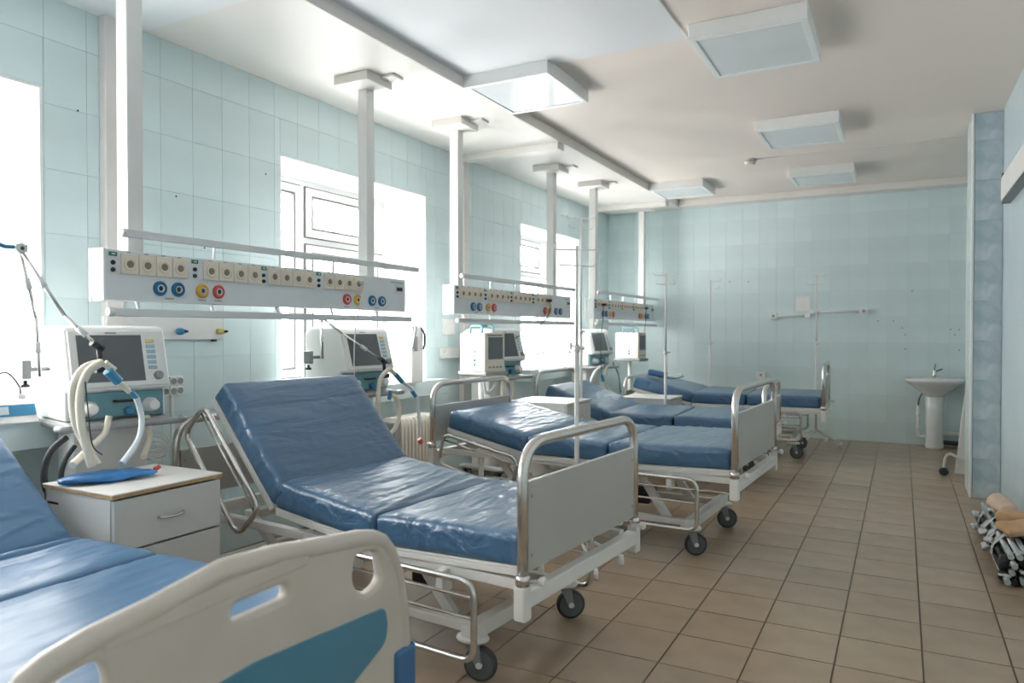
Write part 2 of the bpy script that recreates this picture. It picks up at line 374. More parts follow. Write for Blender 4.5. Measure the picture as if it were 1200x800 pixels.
# ---------------------------------------------------------------- ceiling lamps
def lamp(x0, x1, y0, y1, label, zt=ZC):
    cx, cy = (x0+x1)/2, (y0+y1)/2; t = thing('ceiling_lamp', label, 'ceiling lamp', (cx, cy, zt-.085), 0, 'square ceiling lamps'); w_, d_ = (x1-x0)/2, (y1-y0)/2
    MB().box(-w_, w_, -d_, d_, .012, .085).build('housing', 'lamp_white', t, .004)
    f = MB(); e = .035
    for q in ((-w_, w_, -d_, -d_+e), (-w_, w_, d_-e, d_), (-w_, -w_+e, -d_+e, d_-e), (w_-e, w_, -d_+e, d_-e)): f.box(q[0], q[1], q[2], q[3], 0, .014)
    f.build('frame', 'lamp_white', t, .003)
    MB().box(-w_+e, w_-e, -d_+e, d_-e, .006, .013).build('diffuser', 'diffuser', t)
lamp(-1.015, -.42, 3.87, 4.54, 'square white ceiling lamp, the nearest and largest of the right-hand row')
lamp(-1.015, -.42, 5.88, 6.53, 'square white ceiling lamp, middle of the right-hand row of three')
lamp(-1.015, -.42, 7.76, 8.36, 'square white ceiling lamp, farthest of the right-hand row by the back wall')
lamp(-2.468, -1.878, 3.95, 4.60, 'glossy square ceiling lamp against the soffit edge, reflecting a window')
lamp(-2.468, -1.878, 7.80, 8.40, 'square ceiling lamp against the soffit edge, near the back left corner')
t = thing('smoke_detector', 'small round cream smoke detector on the ceiling between the lamps', 'smoke detector', (-1.283, 7.179, ZC-.05))
MB().lathe([(.03, 0), (.05, .01), (.055, .03), (.05, .05)], n=18).build('cover', 'beige_dev', t); MB().lathe([(.056, .026), (.058, .03), (.058, .034), (.056, .038)], n=18).build('slot', 'vent_grey', t)
MB().tube([(.05, 0, .044), (.29, -.008, .046)], .005, 6).build('wire', 'cable_white', t)

# ---------------------------------------------------------------- bed head service panels hung from the ceiling
def service_panel(x, y0, ln, label, p0=.10):
    t = thing('service_panel', label, 'service panel', (x, y0, 1.38), 0, 'bed head service panels'); k = ln/2.05
    MB().box(-.072, 0, 0, ln, 0, .212).build('body', 'panel_grey', t, .003)
    MB().box(-.098, -.080, -.012, .05, -.005, .217).build('back_cover', 'pvc', t, .003); MB().box(-.074, .003, -.012, 0, -.004, .216).build('end_cap', 'pvc', t, .003)
    MB().box(-.074, .003, ln, ln+.006, -.004, .216).build('end_cap', 'panel_grey', t, .003)
    for s_, sz in ((p0*k, .074), (1.72*k, .072)):
        top = ZS-1.38
        MB().box(-.05-sz/2, -.05+sz/2, s_-sz/2, s_+sz/2, .19, top-.055).build('pole', 'pole_white', t, .004)
        MB().box(-.09-.07, .10, s_-.17, s_+.07, top-.055, top).build('ceiling_box', 'soffit', t, .004)
        MB().box(.10, .20, s_-.05, s_+.05, top-.016, top).build('flange', 'soffit', t, .002)
    for z_, a0, a1 in ((.283, .06, 2.17), (-.050, .0, 2.085)):
        r = MB(); r.box(.02, .032, a0*k, a1*k, z_-.017, z_+.017); ro_ = r.build('rail', 'rail_metal', t, .003)
        MB().lathe([(.012, -.01), (.019, -.006), (.019, .012), (.014, .016)], (.026, a0*k, z_), 'Y', 12).build('end_knob', 'pole_white', ro_)
    for s_ in (.177, .562, .979, 1.396, 1.806):
        MB().tube(arcs([(-.03, s_*k, .21), (-.035, s_*k+.005, .285), (.02, s_*k+.03, .285)], .04), .008, 8).build('bracket', 'pvc', t)
        MB().tube(arcs([(-.03, s_*k-.02, .002), (-.02, s_*k-.01, -.05), (.02, s_*k, -.05)], .03), .008, 8).build('bracket', 'pvc', t)
    for g0, g1 in ((.061, .387), (.47, .821), (.867, 1.205), (1.283, 1.616)):
        w_ = (g1-g0)/4*k
        for q in range(4):
            c = g0*k+w_*(q+.5)
            so = MB().box(0, .011, c-w_/2+.0015, c+w_/2-.0015, .112, .200).build('socket', 'socket_cream', t, .003)
            MB().lathe([(.029, 0), (.029, .004), (.022, .004), (.020, .0015)], (.010, c, .155), 'X', 16).build('socket_ring', 'socket_cream', so)
            MB().lathe([(.016, 0), (.016, .0032)], (.010, c, .155), 'X', 12).box(.013, .0145, c-.004, c+.004, .150, .160).build('socket_hole', 'socket_hole', so)
            MB().box(0, .004, c-.008, c+.008, .203, .207).build('socket_mark', 'vent_grey', so)
    for s_ in (.03, .428, .841, 1.242):
        i_ = MB().box(0, .005, s_*k-.018, s_*k+.018, .185, .202).build('indicator', 'green_label', t, .002)
        MB().box(.005, .007, s_*k-.008, s_*k+.008, .190, .197).build('indicator_lens', 'lcd', i_)
        for zz in (.158, .128): MB().lathe([(.010, 0), (.010, .006), (.006, .012), (.004, .012)], (0, s_*k, zz), 'X', 10).build('terminal', 'steel_dark', t)
    for s_, cmat in ((.247, 'gas_blue'), (.338, 'gas_blue'), (.468, 'gas_yellow'), (.56, 'gas_red'), (1.478, 'gas_red'), (1.573, 'gas_yellow'), (1.709, 'gas_blue'), (1.806, 'gas_blue')):
        g = MB().lathe([(.033, 0), (.033, .008), (.028, .014), (.020, .014), (.018, .008)], (0, s_*k, .060), 'X', 20).build('gas_outlet', cmat, t)
        MB().lathe([(.017, .004), (.017, .013), (.013, .013), (.011, .006)], (0, s_*k, .060), 'X', 14).build('outlet_ring', 'rail_metal', g)
        MB().lathe([(.011, .004), (.011, .009)], (0, s_*k, .060), 'X', 10).build('outlet_core', 'black', g)
    for s_ in (.295, .468, .56, 1.478, 1.757): MB().box(0, .0015, s_*k-.022, s_*k+.022, .014, .019).build('printed_mark', 'vent_grey', t)
    d = MB().box(0, .006, 1.945*k, 2.025*k, .120, .175).build('display', 'rail_metal', t, .002); MB().box(.006, .008, 1.955*k, 2.015*k, .132, .156).build('display_glass', 'black', d)
    MB().box(0, .002, 1.90*k, 2.03*k, .184, .190).build('printed_mark', 'vent_grey', t)
    return t
service_panel(-2.9, 1.86, 2.05, 'nearest wall-length bed head service panel with cream sockets, coloured gas outlets', .145)
service_panel(-2.9, 4.52, 2.12, 'middle bed head service panel, hung in front of the second window')
service_panel(-2.82, 7.07, 2.05, 'farthest bed head service panel with sockets, in the back left corner')
# ---------------------------------------------------------------- hospital beds
def cushion(l, wd, h, seed, amp=.004, fold=.007, grooves=()):
    sd = Vector((seed*3.7, seed*1.3, seed*.7))
    def disp(p, n):
        q = noise.noise(Vector((p.x*3, p.y*2, p.z*3))+sd)*amp
        r = 0
        for k in (1, 2, 3):     # narrow pulled creases fanning in from the edges
            c = abs(noise.noise(Vector((p.x*(6+4*k)+p.y*1.1*k, p.y*1.2-p.x*.6, .3*k))+sd*k))
            m_ = max(0, noise.noise(Vector((p.x*1.8, p.y*2.0, 4*k))+sd)+.30)
            r += max(0, 1-c/.13)**1.5*m_*1.2
        side = 1 if abs(n.z) < .7 else 0
        pk = noise.noise(Vector((p.x*30, p.y*30, p.z*5))+sd)*(.0055 if side else .0006)
        ex = min(1, (l/2-abs(p.x))/.05); ey = min(1, (wd/2-abs(p.y))/.05); up = 0
        if n.z > .5 and p.z > h/2:
            up = fold*r+.008*ex*ey
            for gx, gd, gw in grooves: up -= gd*math.exp(-((p.x-gx+.03*p.y)/gw)**2)
        return n*(q+pk)+Vector((0, 0, up))
    return rbox(l, wd, h, .020, (int(l/.011), int(wd/.014), 7), disp)
def mattress(bed_loc, rz, secs, wd, label, m='vinyl_blue', th=.11, amp=.004, fold=.006, grooves={}):
    """secs: list of (x0, z0, length, angle) in bed space, foot to head"""
    t = thing('mattress', label, 'mattress', bed_loc, rz, 'blue vinyl mattresses')
    for i, (x0, z0, ln, an) in enumerate(secs):
        o = link('mattress_section', cushion(ln, wd, th, i+len(label)*.37, amp, fold, grooves.get(i, ())), m, t)
        o.location = (x0+math.cos(an)*ln/2, 0, z0+math.sin(an)*ln/2); o.rotation_euler = (0, -an, 0)
    return t
def caster(parent, x, y, z=0, r=.0625, ang=.4, wm='wheel_grey'):
    M = Matrix.Translation((x, y, z)) @ Matrix.Rotation(ang, 4, 'Z')
    def tr(mb): mb.v = [tuple(M @ Vector(v)) for v in mb.v]; return mb
    wh = tr(MB().lathe([(r-.012, -.014), (r-.002, -.012), (r, -.006), (r, .006), (r-.002, .012), (r-.012, .014)], (-.03, 0, r), 'Y', 22)).build('caster', 'rubber', parent)
    tr(MB().lathe([(r-.012, -.0155), (r-.012, .0155)], (-.03, 0, r), 'Y', 20)).build('hub', wm, wh)
    tr(MB().lathe([(.012, -.023), (.012, .023)], (-.03, 0, r), 'Y', 10)).build('axle', 'rail_metal', wh)
    f = MB()
    for s in (-1, 1): f.prism([(-.042, r-.012), (-.018, r-.012), (.018, 2*r+.012), (-.03, 2*r+.012)], s*.019-.0025, s*.019+.0025, 'Y')
    f.box(-.03, .018, -.021, .021, 2*r+.004, 2*r+.014); tr(f).build('fork', 'hub_grey', wh, .002)
    tr(MB().lathe([(.02, 2*r+.014), (.046, 2*r+.018), (.05, 2*r+.026), (.046, 2*r+.036), (.024, 2*r+.040)], (.0, 0, 0), 'Z', 20, 1.25, .85)).build('brake_pad', 'bed_white', wh)
def hoop(x0, x1, z0, z1, y, r=.012, rr=.06, rods=2):
    m = MB().tube(arcs([(x0, y, z0), (x1, y, z0), (x1, y, z1), (x0, y, z1)], rr, 6, True), r, 10, True)
    for k in range(rods):
        z_ = z1-(z1-z0)*(.20+.26*k); m.tube([(x0, y, z_), (x1, y, z_)], .006, 6)
    return m
def steel_bed(x, y, yaw, label, mlabel, back, L=1.95, W=.96, dz=0, secs=(.03, .70, 1.24, 1.84), f0=0, af=0, am=0, seed=0, head=.86, foot=.905, hp=None):
    rz = PI-yaw; t = thing('hospital_bed', label, 'hospital bed', (x, y, 0), rz, 'steel hospital beds'); h = W/2
    zb = .425+dz       # underside of the lying surface
    # base chassis
    for s in (-1, 1): MB().box(.28, 1.72, s*.30-.02, s*.30+.02, .155, .19).build('base_bar', 'bed_white', t, .004)
    for cx in (.28, 1.72):
        MB().box(cx-.028, cx+.028, -.37, .37, .150, .205).build('base_beam', 'bed_white', t, .005)
        for s in (-1, 1): caster(t, cx, s*.335, 0, ang=.42+yaw+.22*math.sin(seed*2.1+cx*3+s*1.7))
    # lifting linkage and actuators
    for xa, xb in ((.42, .62), (1.35, 1.62)):
        for s in (-1, 1): MB().prism([(xa, .18), (xa+.06, .18), (xb+.05, zb-.03), (xb, zb-.03)], s*.24-.016, s*.24+.016, 'Y').build('lift_arm', 'bed_white', t, .003)
        MB().box(xb-.015, xb+.05, -.26, .26, zb-.055, zb-.015).build('lift_beam', 'bed_white', t, .004)
    MB().cyl((.66, .05, .24), (1.15, .05, zb-.05), .026, 14).build('actuator', 'vent_grey', t)
    a_ = MB().cyl((1.15, .05, zb-.05), (1.32, .05, zb-.02), .013, 10).build('actuator_rod', 'chrome', t)
    MB().box(.60, .76, -.03, .12, .20, .30).build('actuator_motor', 'steel_dark', t, .012)
    MB().cyl((1.30, -.30, .30), (1.30, .36, .30), .022, 12).build('crank_tube', 'steel_dark', t)
    # upper frame
    for s in (-1, 1): MB().box(.02, L-.02, s*(h-.075)-.02, s*(h-.075)+.02, zb-.045, zb-.008).build('side_bar', 'bed_white', t, .004)
    for xe, nm in ((0, 'foot'), (L, 'head')):
        MB().box(xe-.022, xe+.022, -h, h, zb-.075, zb-.02).build('end_beam', 'bed_white', t, .005)
        for s in (-1, 1):
            br = MB().box(xe-.023, xe+.023, s*h-.023, s*h+.023, zb-.115, zb+.0).build('post_bracket', 'bed_white', t, .008)
            MB().lathe([(.024, zb), (.024, zb+.03), (.019, zb+.034)], (xe, s*h, 0), 'Z', 14).build('collar', 'chrome', br)
            sg = 1 if xe else -1
            MB().cyl((xe, s*(h-.02), zb+.005), (xe+sg*.045, s*(h-.035), zb+.012), .007, 8).lathe([(.010, -.012), (.016, -.006), (.016, .008), (.008, .014)], (xe+sg*.055, s*(h-.035), zb+.012), 'X', 10).build('lock_knob', 'bed_white', br)
        top = foot+dz if xe == 0 else head+dz
        board = thing_part = MB().tube(arcs([(xe, -h, zb), (xe, -h, top-.02), (xe, h, top-.02), (xe, h, zb)], .13, 8), .0185, 14).build(nm+'board_tube', 'chrome', t)
        pz0, pz1 = zb+.04, (top-.145 if xe == 0 else (top-.16 if hp is None else zb+hp))
        p = MB().box(xe-.010, xe+.010, -h+.021, h-.021, pz0, pz1).build(nm+'board_panel', 'board_grey', t, .003)
        for s in (-1, 1):
            for zz in (pz0+.05, pz1-.05): MB().lathe([(.006, -.0125), (.006, .0125)], (xe, s*(h-.04), zz), 'X', 8).build('rivet', 'vent_grey', p)
    # platforms under the mattress and folded-down side rails
    a0, a1, a2, a3 = secs
    z1_ = zb+f0+math.sin(af)*(a1-a0); z2_ = z1_+math.sin(am)*(a2-a1)
    pl = [(a0, zb+f0, a1-a0-.012, af), (a1, z1_, a2-a1-.012, am), (a2+.004, z2_+.004, a3-a2, back)]
    for (px_, pz, ln, an) in pl:
        o = MB().box(-.004, ln+.004, -h+.045, h-.045, 0, .012).box(0, ln, -h+.045, -h+.075, -.022, .0).box(0, ln, h-.075, h-.045, -.022, 0).build('platform', 'bed_white', t, .003)
        o.location = (px_, 0, pz); o.rotation_euler = (0, -an, 0)
    for s in (-1, 1):
        hoop(.20, .96, zb-.305, zb-.03, s*(h-.005)).build('side_rail', 'chrome', t)
        for q in (.36, .80): MB().box(q-.016, q+.016, s*(h-.045)-.03, s*(h-.045)+.03, zb-.10, zb-.02).build('rail_bracket', 'bed_white', t, .004)
        hr = hoop(.03, .60, -.225, -.02, s*(h-.005), rods=1).build('side_rail', 'chrome', t); hr.location = (a2, 0, z2_); hr.rotation_euler = (0, -back, 0)
    if back > .3: MB().cyl((a2-.12, .2, zb-.16), (a2+.30*math.cos(back), .2, z2_+.30*math.sin(back)-.02), .012, 8).build('back_prop', 'chrome', t)
    ms = [(px_-math.sin(an)*.0125, pz+.0125*math.cos(an), ln, an) for (px_, pz, ln, an) in pl]
    off = Vector((-math.sin(back), 0, math.cos(back)))*.0125; ms[2] = (pl[2][0]+off.x, pl[2][1]+off.z, pl[2][2], back)
    mattress((x, y, 0), rz, ms, W-.075, mlabel)
    return t
steel_bed(-1.043, 2.532, .088, 'steel hospital bed with its backrest cranked steeply up, beside the chipboard-topped cabinet', 'blue vinyl mattress with its head section propped steeply up', .82, 1.93, .885, 0, secs=(.03, .70, 1.29, 1.90), f0=.03, af=-.045, am=.11, seed=1, head=.85)
steel_bed(-.74, 4.364, .048, 'steel hospital bed lying nearly flat, behind the one with the steep backrest', 'creased blue mattress lying nearly flat, shining with window light', .20, 1.96, .975, .06, secs=(.03, .74, 1.28, 1.88), f0=.02, af=-.03, seed=2)
steel_bed(-.956, 6.387, -.028, 'steel hospital bed with gently raised backrest, second from the back wall', 'blue mattress with gently raised head section, behind the creased flat one', .366, 1.95, .96, 0, secs=(.03, .73, 1.30, 1.93), seed=3, head=.90, foot=.83, hp=.14)
steel_bed(-.672, 7.957, -.04, 'steel hospital bed nearest the back wall, high footboard seen edge-on', 'blue mattress nearest the back wall, with a blue bag at its head', .22, 1.95, .96, .075, secs=(.03, .72, 1.26, 1.89), seed=4, head=.70, foot=.87)

# the nearer plastic-boarded bed in the corner of the frame
XB = -1.22
b1 = thing('hospital_bed', 'cream plastic-boarded hospital bed with teal inset panel, closest in the corner', 'hospital bed', (XB, 1.09, 0), PI)
def board(parent, lx, name):
    fa = [(.558, .20), (.556, .36), (.545, .50), (.520, .60), (.49, .665), (.455, .703), (.425, .718), (.36, .733), (.232, .748), (.06, .770), (-.07, .776)]
    ol = fa+[(-p[0]+.0, p[1]) for p in reversed(fa[:-2])]
    def hole(sg): return round_poly([(sg*.328, .692), (sg*.418, .680), (sg*.436, .590), (sg*.36, .572), (sg*.312, .625)], .03)
    slot = round_poly([(-.055, .655), (.10, .655), (.10, .690), (-.055, .690)], .016)
    o = flat_shape(name, ol, [hole(1), hole(-1)[::-1], slot], .036, .012, 'plastic_cream', parent)
    # local frame of the bed is turned half round, so photograph-far (+Y) is local -y
    o.matrix_local = Matrix(((0, 0, 1, lx), (-1, 0, 0, 0), (0, 1, 0, 0), (0, 0, 0, 1)))
    rim = [(x_*.972, .745+(y_-.745)*.97-.012, 0) for x_, y_ in ol]
    MB().tube(rim, .024, 10).build('rim', 'plastic_cream', o)
    ins = flat_shape('inset_panel', round_poly([(.440, .522), (.452, .47), (.44, .425), (.25, .345), (-.25, .345), (-.44, .425), (-.452, .47), (-.440, .522), (0, .552)], .022), [], .044, .004, 'plastic_blue', o)
    st = flat_shape('raised_strip', round_poly([(-.33, .735), (.16, .745), (.16, .715), (-.33, .70)], .006), [], .041, .002, 'plastic_cream', o)
    for sg in (-1, 1):
        c = MB().box(sg*.478 if sg > 0 else -.572, .572 if sg > 0 else -.478, .16, .385, -.028, .030).build('corner_bumper', 'bumper_blue', o, .012)
    return o
board(b1, 0, 'footboard'); board(b1, 1.98, 'headboard')
for s in (-1, 1):
    MB().box(.02, 1.96, s*.40-.02, s*.40+.02, .36, .40).build('side_bar', 'bed_white', b1, .004); MB().box(.25, 1.7, s*.30-.02, s*.30+.02, .16, .20).build('base_bar', 'bed_white', b1, .004)
for cx in (.25, 1.70):
    MB().box(cx-.03, cx+.03, -.38, .38, .155, .205).build('base_beam', 'bed_white', b1, .005); MB().box(cx+.0, cx+.06, -.10, .10, .20, .37).build('lift_column', 'bed_white', b1, .006)
    for s in (-1, 1): caster(b1, cx, s*.34, 0, ang=.3+s)
Z1 = .40; BK1 = .63
for (px_, ln, an) in ((.07, .80, 0), (.875, .50, 0), (1.38, .66, BK1)):
    o = MB().box(0, ln, -.44, .44, 0, .014).build('platform', 'bed_white', b1, .003); o.location = (px_, 0, Z1); o.rotation_euler = (0, -an, 0)
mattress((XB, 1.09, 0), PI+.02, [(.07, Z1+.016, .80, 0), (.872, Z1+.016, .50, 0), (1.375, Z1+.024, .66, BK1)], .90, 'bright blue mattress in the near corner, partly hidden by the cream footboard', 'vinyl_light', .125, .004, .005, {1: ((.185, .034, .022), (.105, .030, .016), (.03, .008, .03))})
# ---------------------------------------------------------------- bedside cabinets
def cabinet(xf, y0, w_, d_, h_, label, raw_edge=False):
    t = thing('bedside_cabinet', label, 'cabinet', (xf, y0, 0), 0, 'bedside cabinets')   # front face looks to +X
    MB().box(-d_, -.018, 0, .016, .06, h_-.018).box(-d_, -.018, w_-.016, w_, .06, h_-.018).box(-d_, -d_+.012, 0, w_, .06, h_-.018).box(-d_, -.018, 0, w_, .06, .076).build('body', 'cab_white', t, .001)
    tp = MB().box(-d_-.005, .004, -.005, w_+.005, h_-.005, h_).build('top', 'cab_top', t, .001)
    MB().box(-d_-.004, .003, -.004, w_+.004, h_-.018, h_-.005).build('top_edge', 'chipboard' if raw_edge else 'cab_white', tp, .001)
    zs = [.065, .265, h_-.215, h_-.022] if h_ > .6 else [.065, .245, .41, h_-.022]
    for k in range(3):
        dr = MB().box(-.018, 0, .004, w_-.004, zs[k]+.004, zs[k+1]-.004).build('drawer', 'cab_white', t, .0015); zc = (zs[k]+zs[k+1])/2; yc = w_/2
        MB().tube(arcs([(0, yc-.055, zc), (.018, yc-.045, zc), (.024, yc, zc-.004), (.018, yc+.045, zc), (0, yc+.055, zc)], .02, 4), .0045, 8).build('handle', 'chrome', dr)
    for sx in (-.05, -d_+.05):
        for sy in (.05, w_-.05):
            MB().lathe([(.022, -.010), (.024, 0), (.022, .010)], (sx, sy, .024), 'Y', 12).box(sx-.012, sx+.012, sy-.012, sy+.012, .03, .062).build('caster', 'rubber', t)
    return t
c1 = cabinet(-2.455, 1.595, .462, .42, .672, 'white bedside cabinet with worn chipboard edge, between the two nearest beds', True)
MB().box(-.40, -.33, -.0008, 0, .600, .608).build('ink_mark', 'black', c1)
cabinet(-2.245, 5.075, .48, .50, .70, 'white bedside cabinet behind the IV stand, beside the creased flat mattress')
cabinet(-1.985, 6.93, .46, .50, .595, 'white bedside cabinet farthest back, in front of the last bed')

# ---------------------------------------------------------------- ventilators
def ventilator(x, y, ang, label, rad=True):
    t = thing('ventilator', label, 'ventilator', (x, y, 0), ang, 'ventilators on trolleys')
    for s in (-1, 1):
        MB().box(-.22, .22, s*.17-.025, s*.17+.025, .075, .11).build('trolley_leg', 'vent_white', t, .01)
        for q in (-.19, .19): caster(t, q, s*.17, 0, .034, ang=q*4+s)
    MB().box(-.14, .06, -.15, .15, .09, .84).build('trolley_column', 'vent_white', t, .012)
    MB().box(-.205, .205, -.215, .215, .835, .872).build('tray', 'vent_grey', t, .014)
    MB().tube(arcs([(.18, -.25, .855), (.235, -.25, .855), (.235, .25, .855), (.18, .25, .855)], .04), .014, 10).build('tray_handle', 'vent_grey', t)
    MB().prism([(-.20, .873), (.13, .873), (.13, .995), (.19, 1.0), (.115, 1.265), (.07, 1.275), (-.15, 1.275), (-.20, 1.24)], -.205, .205, 'Y').build('head', 'vent_white', t, .014, 3)
    # teal connector strip below the display
    MB().box(.13, .142, -.19, .19, .882, .990).build('connector_panel', 'vent_teal', t, .004)
    for yy in (-.12, .13):
        MB().lathe([(.034, 0), (.034, .012), (.026, .02), (.024, .05), (.018, .055)], (.142, yy, .925), 'X', 16).build('hose_port', 'vent_white', t)
    MB().tube(arcs([(.142, -.02, .95), (.165, -.02, .95), (.165, .06, .95), (.142, .06, .95)], .015), .006, 8).build('latch', 'steel_dark', t)
    MB().lathe([(.02, 0), (.02, .02), (.014, .026)], (.142, .04, .905), 'X', 12).build('dial', 'conn_blue', t)
    # sloped display
    S = Matrix.Translation((.19, 0, 1.0)) @ Matrix.Rotation(-math.atan2(.075, .265), 4, 'Y')
    def sl(mb): mb.v = [tuple(S @ Vector(v)) for v in mb.v]; return mb
    bz = sl(MB().box(-.004, .010, -.195, .195, .012, .262)).build('bezel', 'vent_white', t, .006)
    sl(MB().box(.009, .0115, -.165, .095, .035, .240)).build('screen', 'screen', bz)
    for k in range(6): sl(MB().box(.010, .013, .112, .150, .085+k*.024, .101+k*.024)).build('button', 'btn_yellow' if k == 5 else 'btn_blue', bz, .001)
    sl(MB().lathe([(.020, .010), (.019, .026), (.014, .03)], (0, .15, .055), 'X', 14)).build('knob', 'vent_grey', bz)
    sl(MB().box(.010, .0115, -.05, -.005, .247, .253)).build('printed_mark', 'vent_grey', bz)
    # clamp on the side carrying the hose arm
    MB().cyl((-.06, -.205, 1.09), (-.06, -.285, 1.09), .010, 10).box(-.085, -.035, -.31, -.275, 1.05, 1.13).build('arm_clamp', 'vent_grey', t, .004)
    MB().lathe([(.018, 0), (.018, .012), (.008, .014), (.008, .03)], (-.06, -.293, 1.015), 'Z', 10).build('clamp_knob', 'black', t)
    return t
V1 = (-3.125, 2.0); V2 = (-3.13, 3.64); V3 = (-3.12, 5.50); V4 = (-3.10, 7.62)
ventilator(*V1, -.22, 'large ventilator with dark screen beside the nearest bedside cabinet')
ventilator(*V2, -.10, 'ventilator with grey screen in front of the window, behind the steep backrest')
ventilator(*V3, -.15, 'ventilator half hidden behind a beige monitor, under the middle service panel')
ventilator(*V4, -.20, 'farthest ventilator with teal lower strip, under the last service panel')
def arm(pts, label, joints):
    t = thing('hose_arm', label, 'hose arm', pts[0], 0, 'jointed hose arms'); p0 = Vector(pts[0]); P = [Vector(p)-p0 for p in pts]
    for a, b in zip(P[:-1], P[1:]):
        MB().cyl(a, b, .0075, 10).build('rod', 'chrome', t); m_ = a.lerp(b, .5); d = (b-a).normalized()*.022; MB().cyl(m_-d, m_+d, .012, 10).build('rod_sleeve', 'rail_metal', t)
    for k in joints: MB().lathe([(.008, -.02), (.021, -.018), (.022, .018), (.008, .02)], P[k], 'X', 12).box(P[k].x-.02, P[k].x+.02, P[k].y-.022, P[k].y+.022, P[k].z-.014, P[k].z+.016).build('joint', 'rail_metal', t, .003)
    e = P[-1]; MB().cyl(e+Vector((0, -.03, .02)), e+Vector((0, .015, -.005)), .014, 10).cyl(e, e+Vector((0, .005, -.075)), .010, 10).box(e.x-.018, e.x+.018, e.y-.02, e.y+.03, e.z-.10, e.z-.075).build('hose_clip', 'black', t)
    return t
def dep(u, v, X): return tuple(at(u, v, X=X))
arm([dep(47, 441, -3.10), dep(42, 372, -3.08), dep(23, 291, -3.02), dep(76, 370, -2.92), dep(116, 407, -2.84)], 'thin jointed metal arm rising beside the large nearest ventilator', [2])
q_ = Vector(dep(21, 290, -3.02))-Vector(dep(47, 441, -3.10)); MB().tube([q_, q_+Vector((0, -.05, .0)), q_+Vector((.0, -.13, .03))], .009, 8).build('hose_hook', 'conn_blue', bpy.data.objects['hose_arm'])
arm([dep(378, 420, -3.13), dep(377, 372, -3.12), dep(402, 391, -3.02), dep(450, 424, -2.86)], 'slim jointed arm slanting across the ventilator behind the steep backrest', [1])
def circuit(parts, label, loc, group='breathing hoses'):
    t = thing('breathing_hose', label, 'hose', loc, 0, group); o = Vector(loc)
    for nm, kind, pts, r, m in parts:
        P = [Vector(p)-o for p in pts]
        if kind == 'c': corrugated(P, r).build(nm, m, t)
        else: MB().tube(spline(P, 8), r, 8).build(nm, m, t)
    return t
h = -2.80
circuit([('hose', 'c', [dep(117, 425, h), dep(98, 432, h), dep(86, 455, h), dep(88, 492, h), dep(100, 520, h+.02), dep(114, 545, h+.05)], .017, 'hose_cream'),
         ('hose', 'c', [dep(120, 424, h+.03), dep(103, 436, h+.03), dep(94, 462, h+.03), dep(96, 500, h+.04), dep(108, 547, h+.05)], .017, 'hose_cream'),
         ('hose', 'c', [dep(122, 425, h+.02), dep(134, 434, h+.03)], .016, 'hose_cream'),
         ('connector', 's', [dep(126, 434, h+.03), dep(139, 447, h+.03)], .020, 'conn_blue'),
         ('adapter', 's', [dep(139, 447, h+.03), dep(152, 459, h+.03)], .012, 'hose_cream'),
         ('swivel', 's', [dep(152, 457, h+.03), dep(160, 466, h+.03)], .011, 'conn_blue'),
         ('tube', 'c', [dep(160, 466, h+.03), dep(166, 490, h+.03), dep(162, 515, h+.05), dep(143, 543, h+.08)], .013, 'hose_clear'),
         ('hose', 'c', [dep(128, 487, -2.90), dep(122, 508, -2.9), dep(104, 526, -2.86), dep(84, 545, h+.02)], .014, 'hose_cream'),
         ('hose', 'c', [dep(172, 487, -2.92), dep(175, 512, -2.92), dep(168, 536, -2.87)], .014, 'hose_cream'),
         ('sensor_lead', 's', [dep(100, 447, h+.05), dep(103, 480, h+.05), dep(108, 520, h+.07), dep(120, 533, h+.09)], .0025, 'cable_dark')],
        'cream corrugated breathing hoses looping down onto the chipboard-edged cabinet', dep(118, 532, h+.06))
h = -2.80
circuit([('hose', 'c', [dep(456, 432, h), dep(446, 444, h), dep(443, 470, h), dep(445, 500, h), dep(452, 509, h), dep(462, 503, h), dep(468, 485, h), dep(466, 468, h), dep(458, 462, h)], .015, 'hose_cream'),
         ('connector', 's', [dep(463, 438, h), dep(471, 447, h)], .016, 'conn_blue'), ('hose', 'c', [dep(456, 432, h), dep(463, 438, h)], .014, 'hose_cream'),
         ('tube', 'c', [dep(471, 447, h), dep(483, 456, h), dep(489, 468, h), dep(491, 490, h), dep(492, 512, h)], .012, 'hose_clear'),
         ('swivel', 's', [dep(483, 458, h), dep(487, 464, h)], .014, 'conn_blue'), ('valve', 's', [dep(458, 458, h), dep(456, 468, h)], .013, 'conn_blue'),
         ('end_cap', 's', [dep(492, 514, h), dep(493.5, 519, h)], .016, 'gas_red')],
        'cream breathing hose loop with blue connectors hanging by the oil radiator', dep(456, 500, h))
h = -2.95
circuit([('hose', 'c', [dep(590, 442, h), dep(589, 460, h), dep(590, 478, h)], .02, 'hose_cream'), ('hose', 'c', [dep(598, 440, h), dep(600, 458, h), dep(597, 480, h)], .018, 'hose_cream'),
         ('tube', 'c', [dep(566, 444, h), dep(570, 460, h), dep(578, 455, h), dep(584, 442, h)], .013, 'hose_clear')],
        'cream hoses hanging under the ventilator tray, above the grey headboard', dep(590, 470, h))
h = -2.86
circuit([('hose', 'c', [dep(706, 428, h), dep(697, 436, h), dep(693, 450, h), dep(700, 462, h)], .016, 'hose_clear'), ('hose', 'c', [dep(712, 428, h), dep(708, 440, h), dep(712, 455, h), dep(722, 462, h)], .013, 'hose_cream'),
         ('tube', 's', [dep(718, 424, h), dep(725, 440, h), dep(727, 460, h)], .006, 'cable_dark'), ('connector', 's', [dep(705, 438, h), dep(707, 446, h)], .02, 'conn_blue')],
        'tangle of clear and cream hoses under the farthest ventilator', dep(708, 455, h))
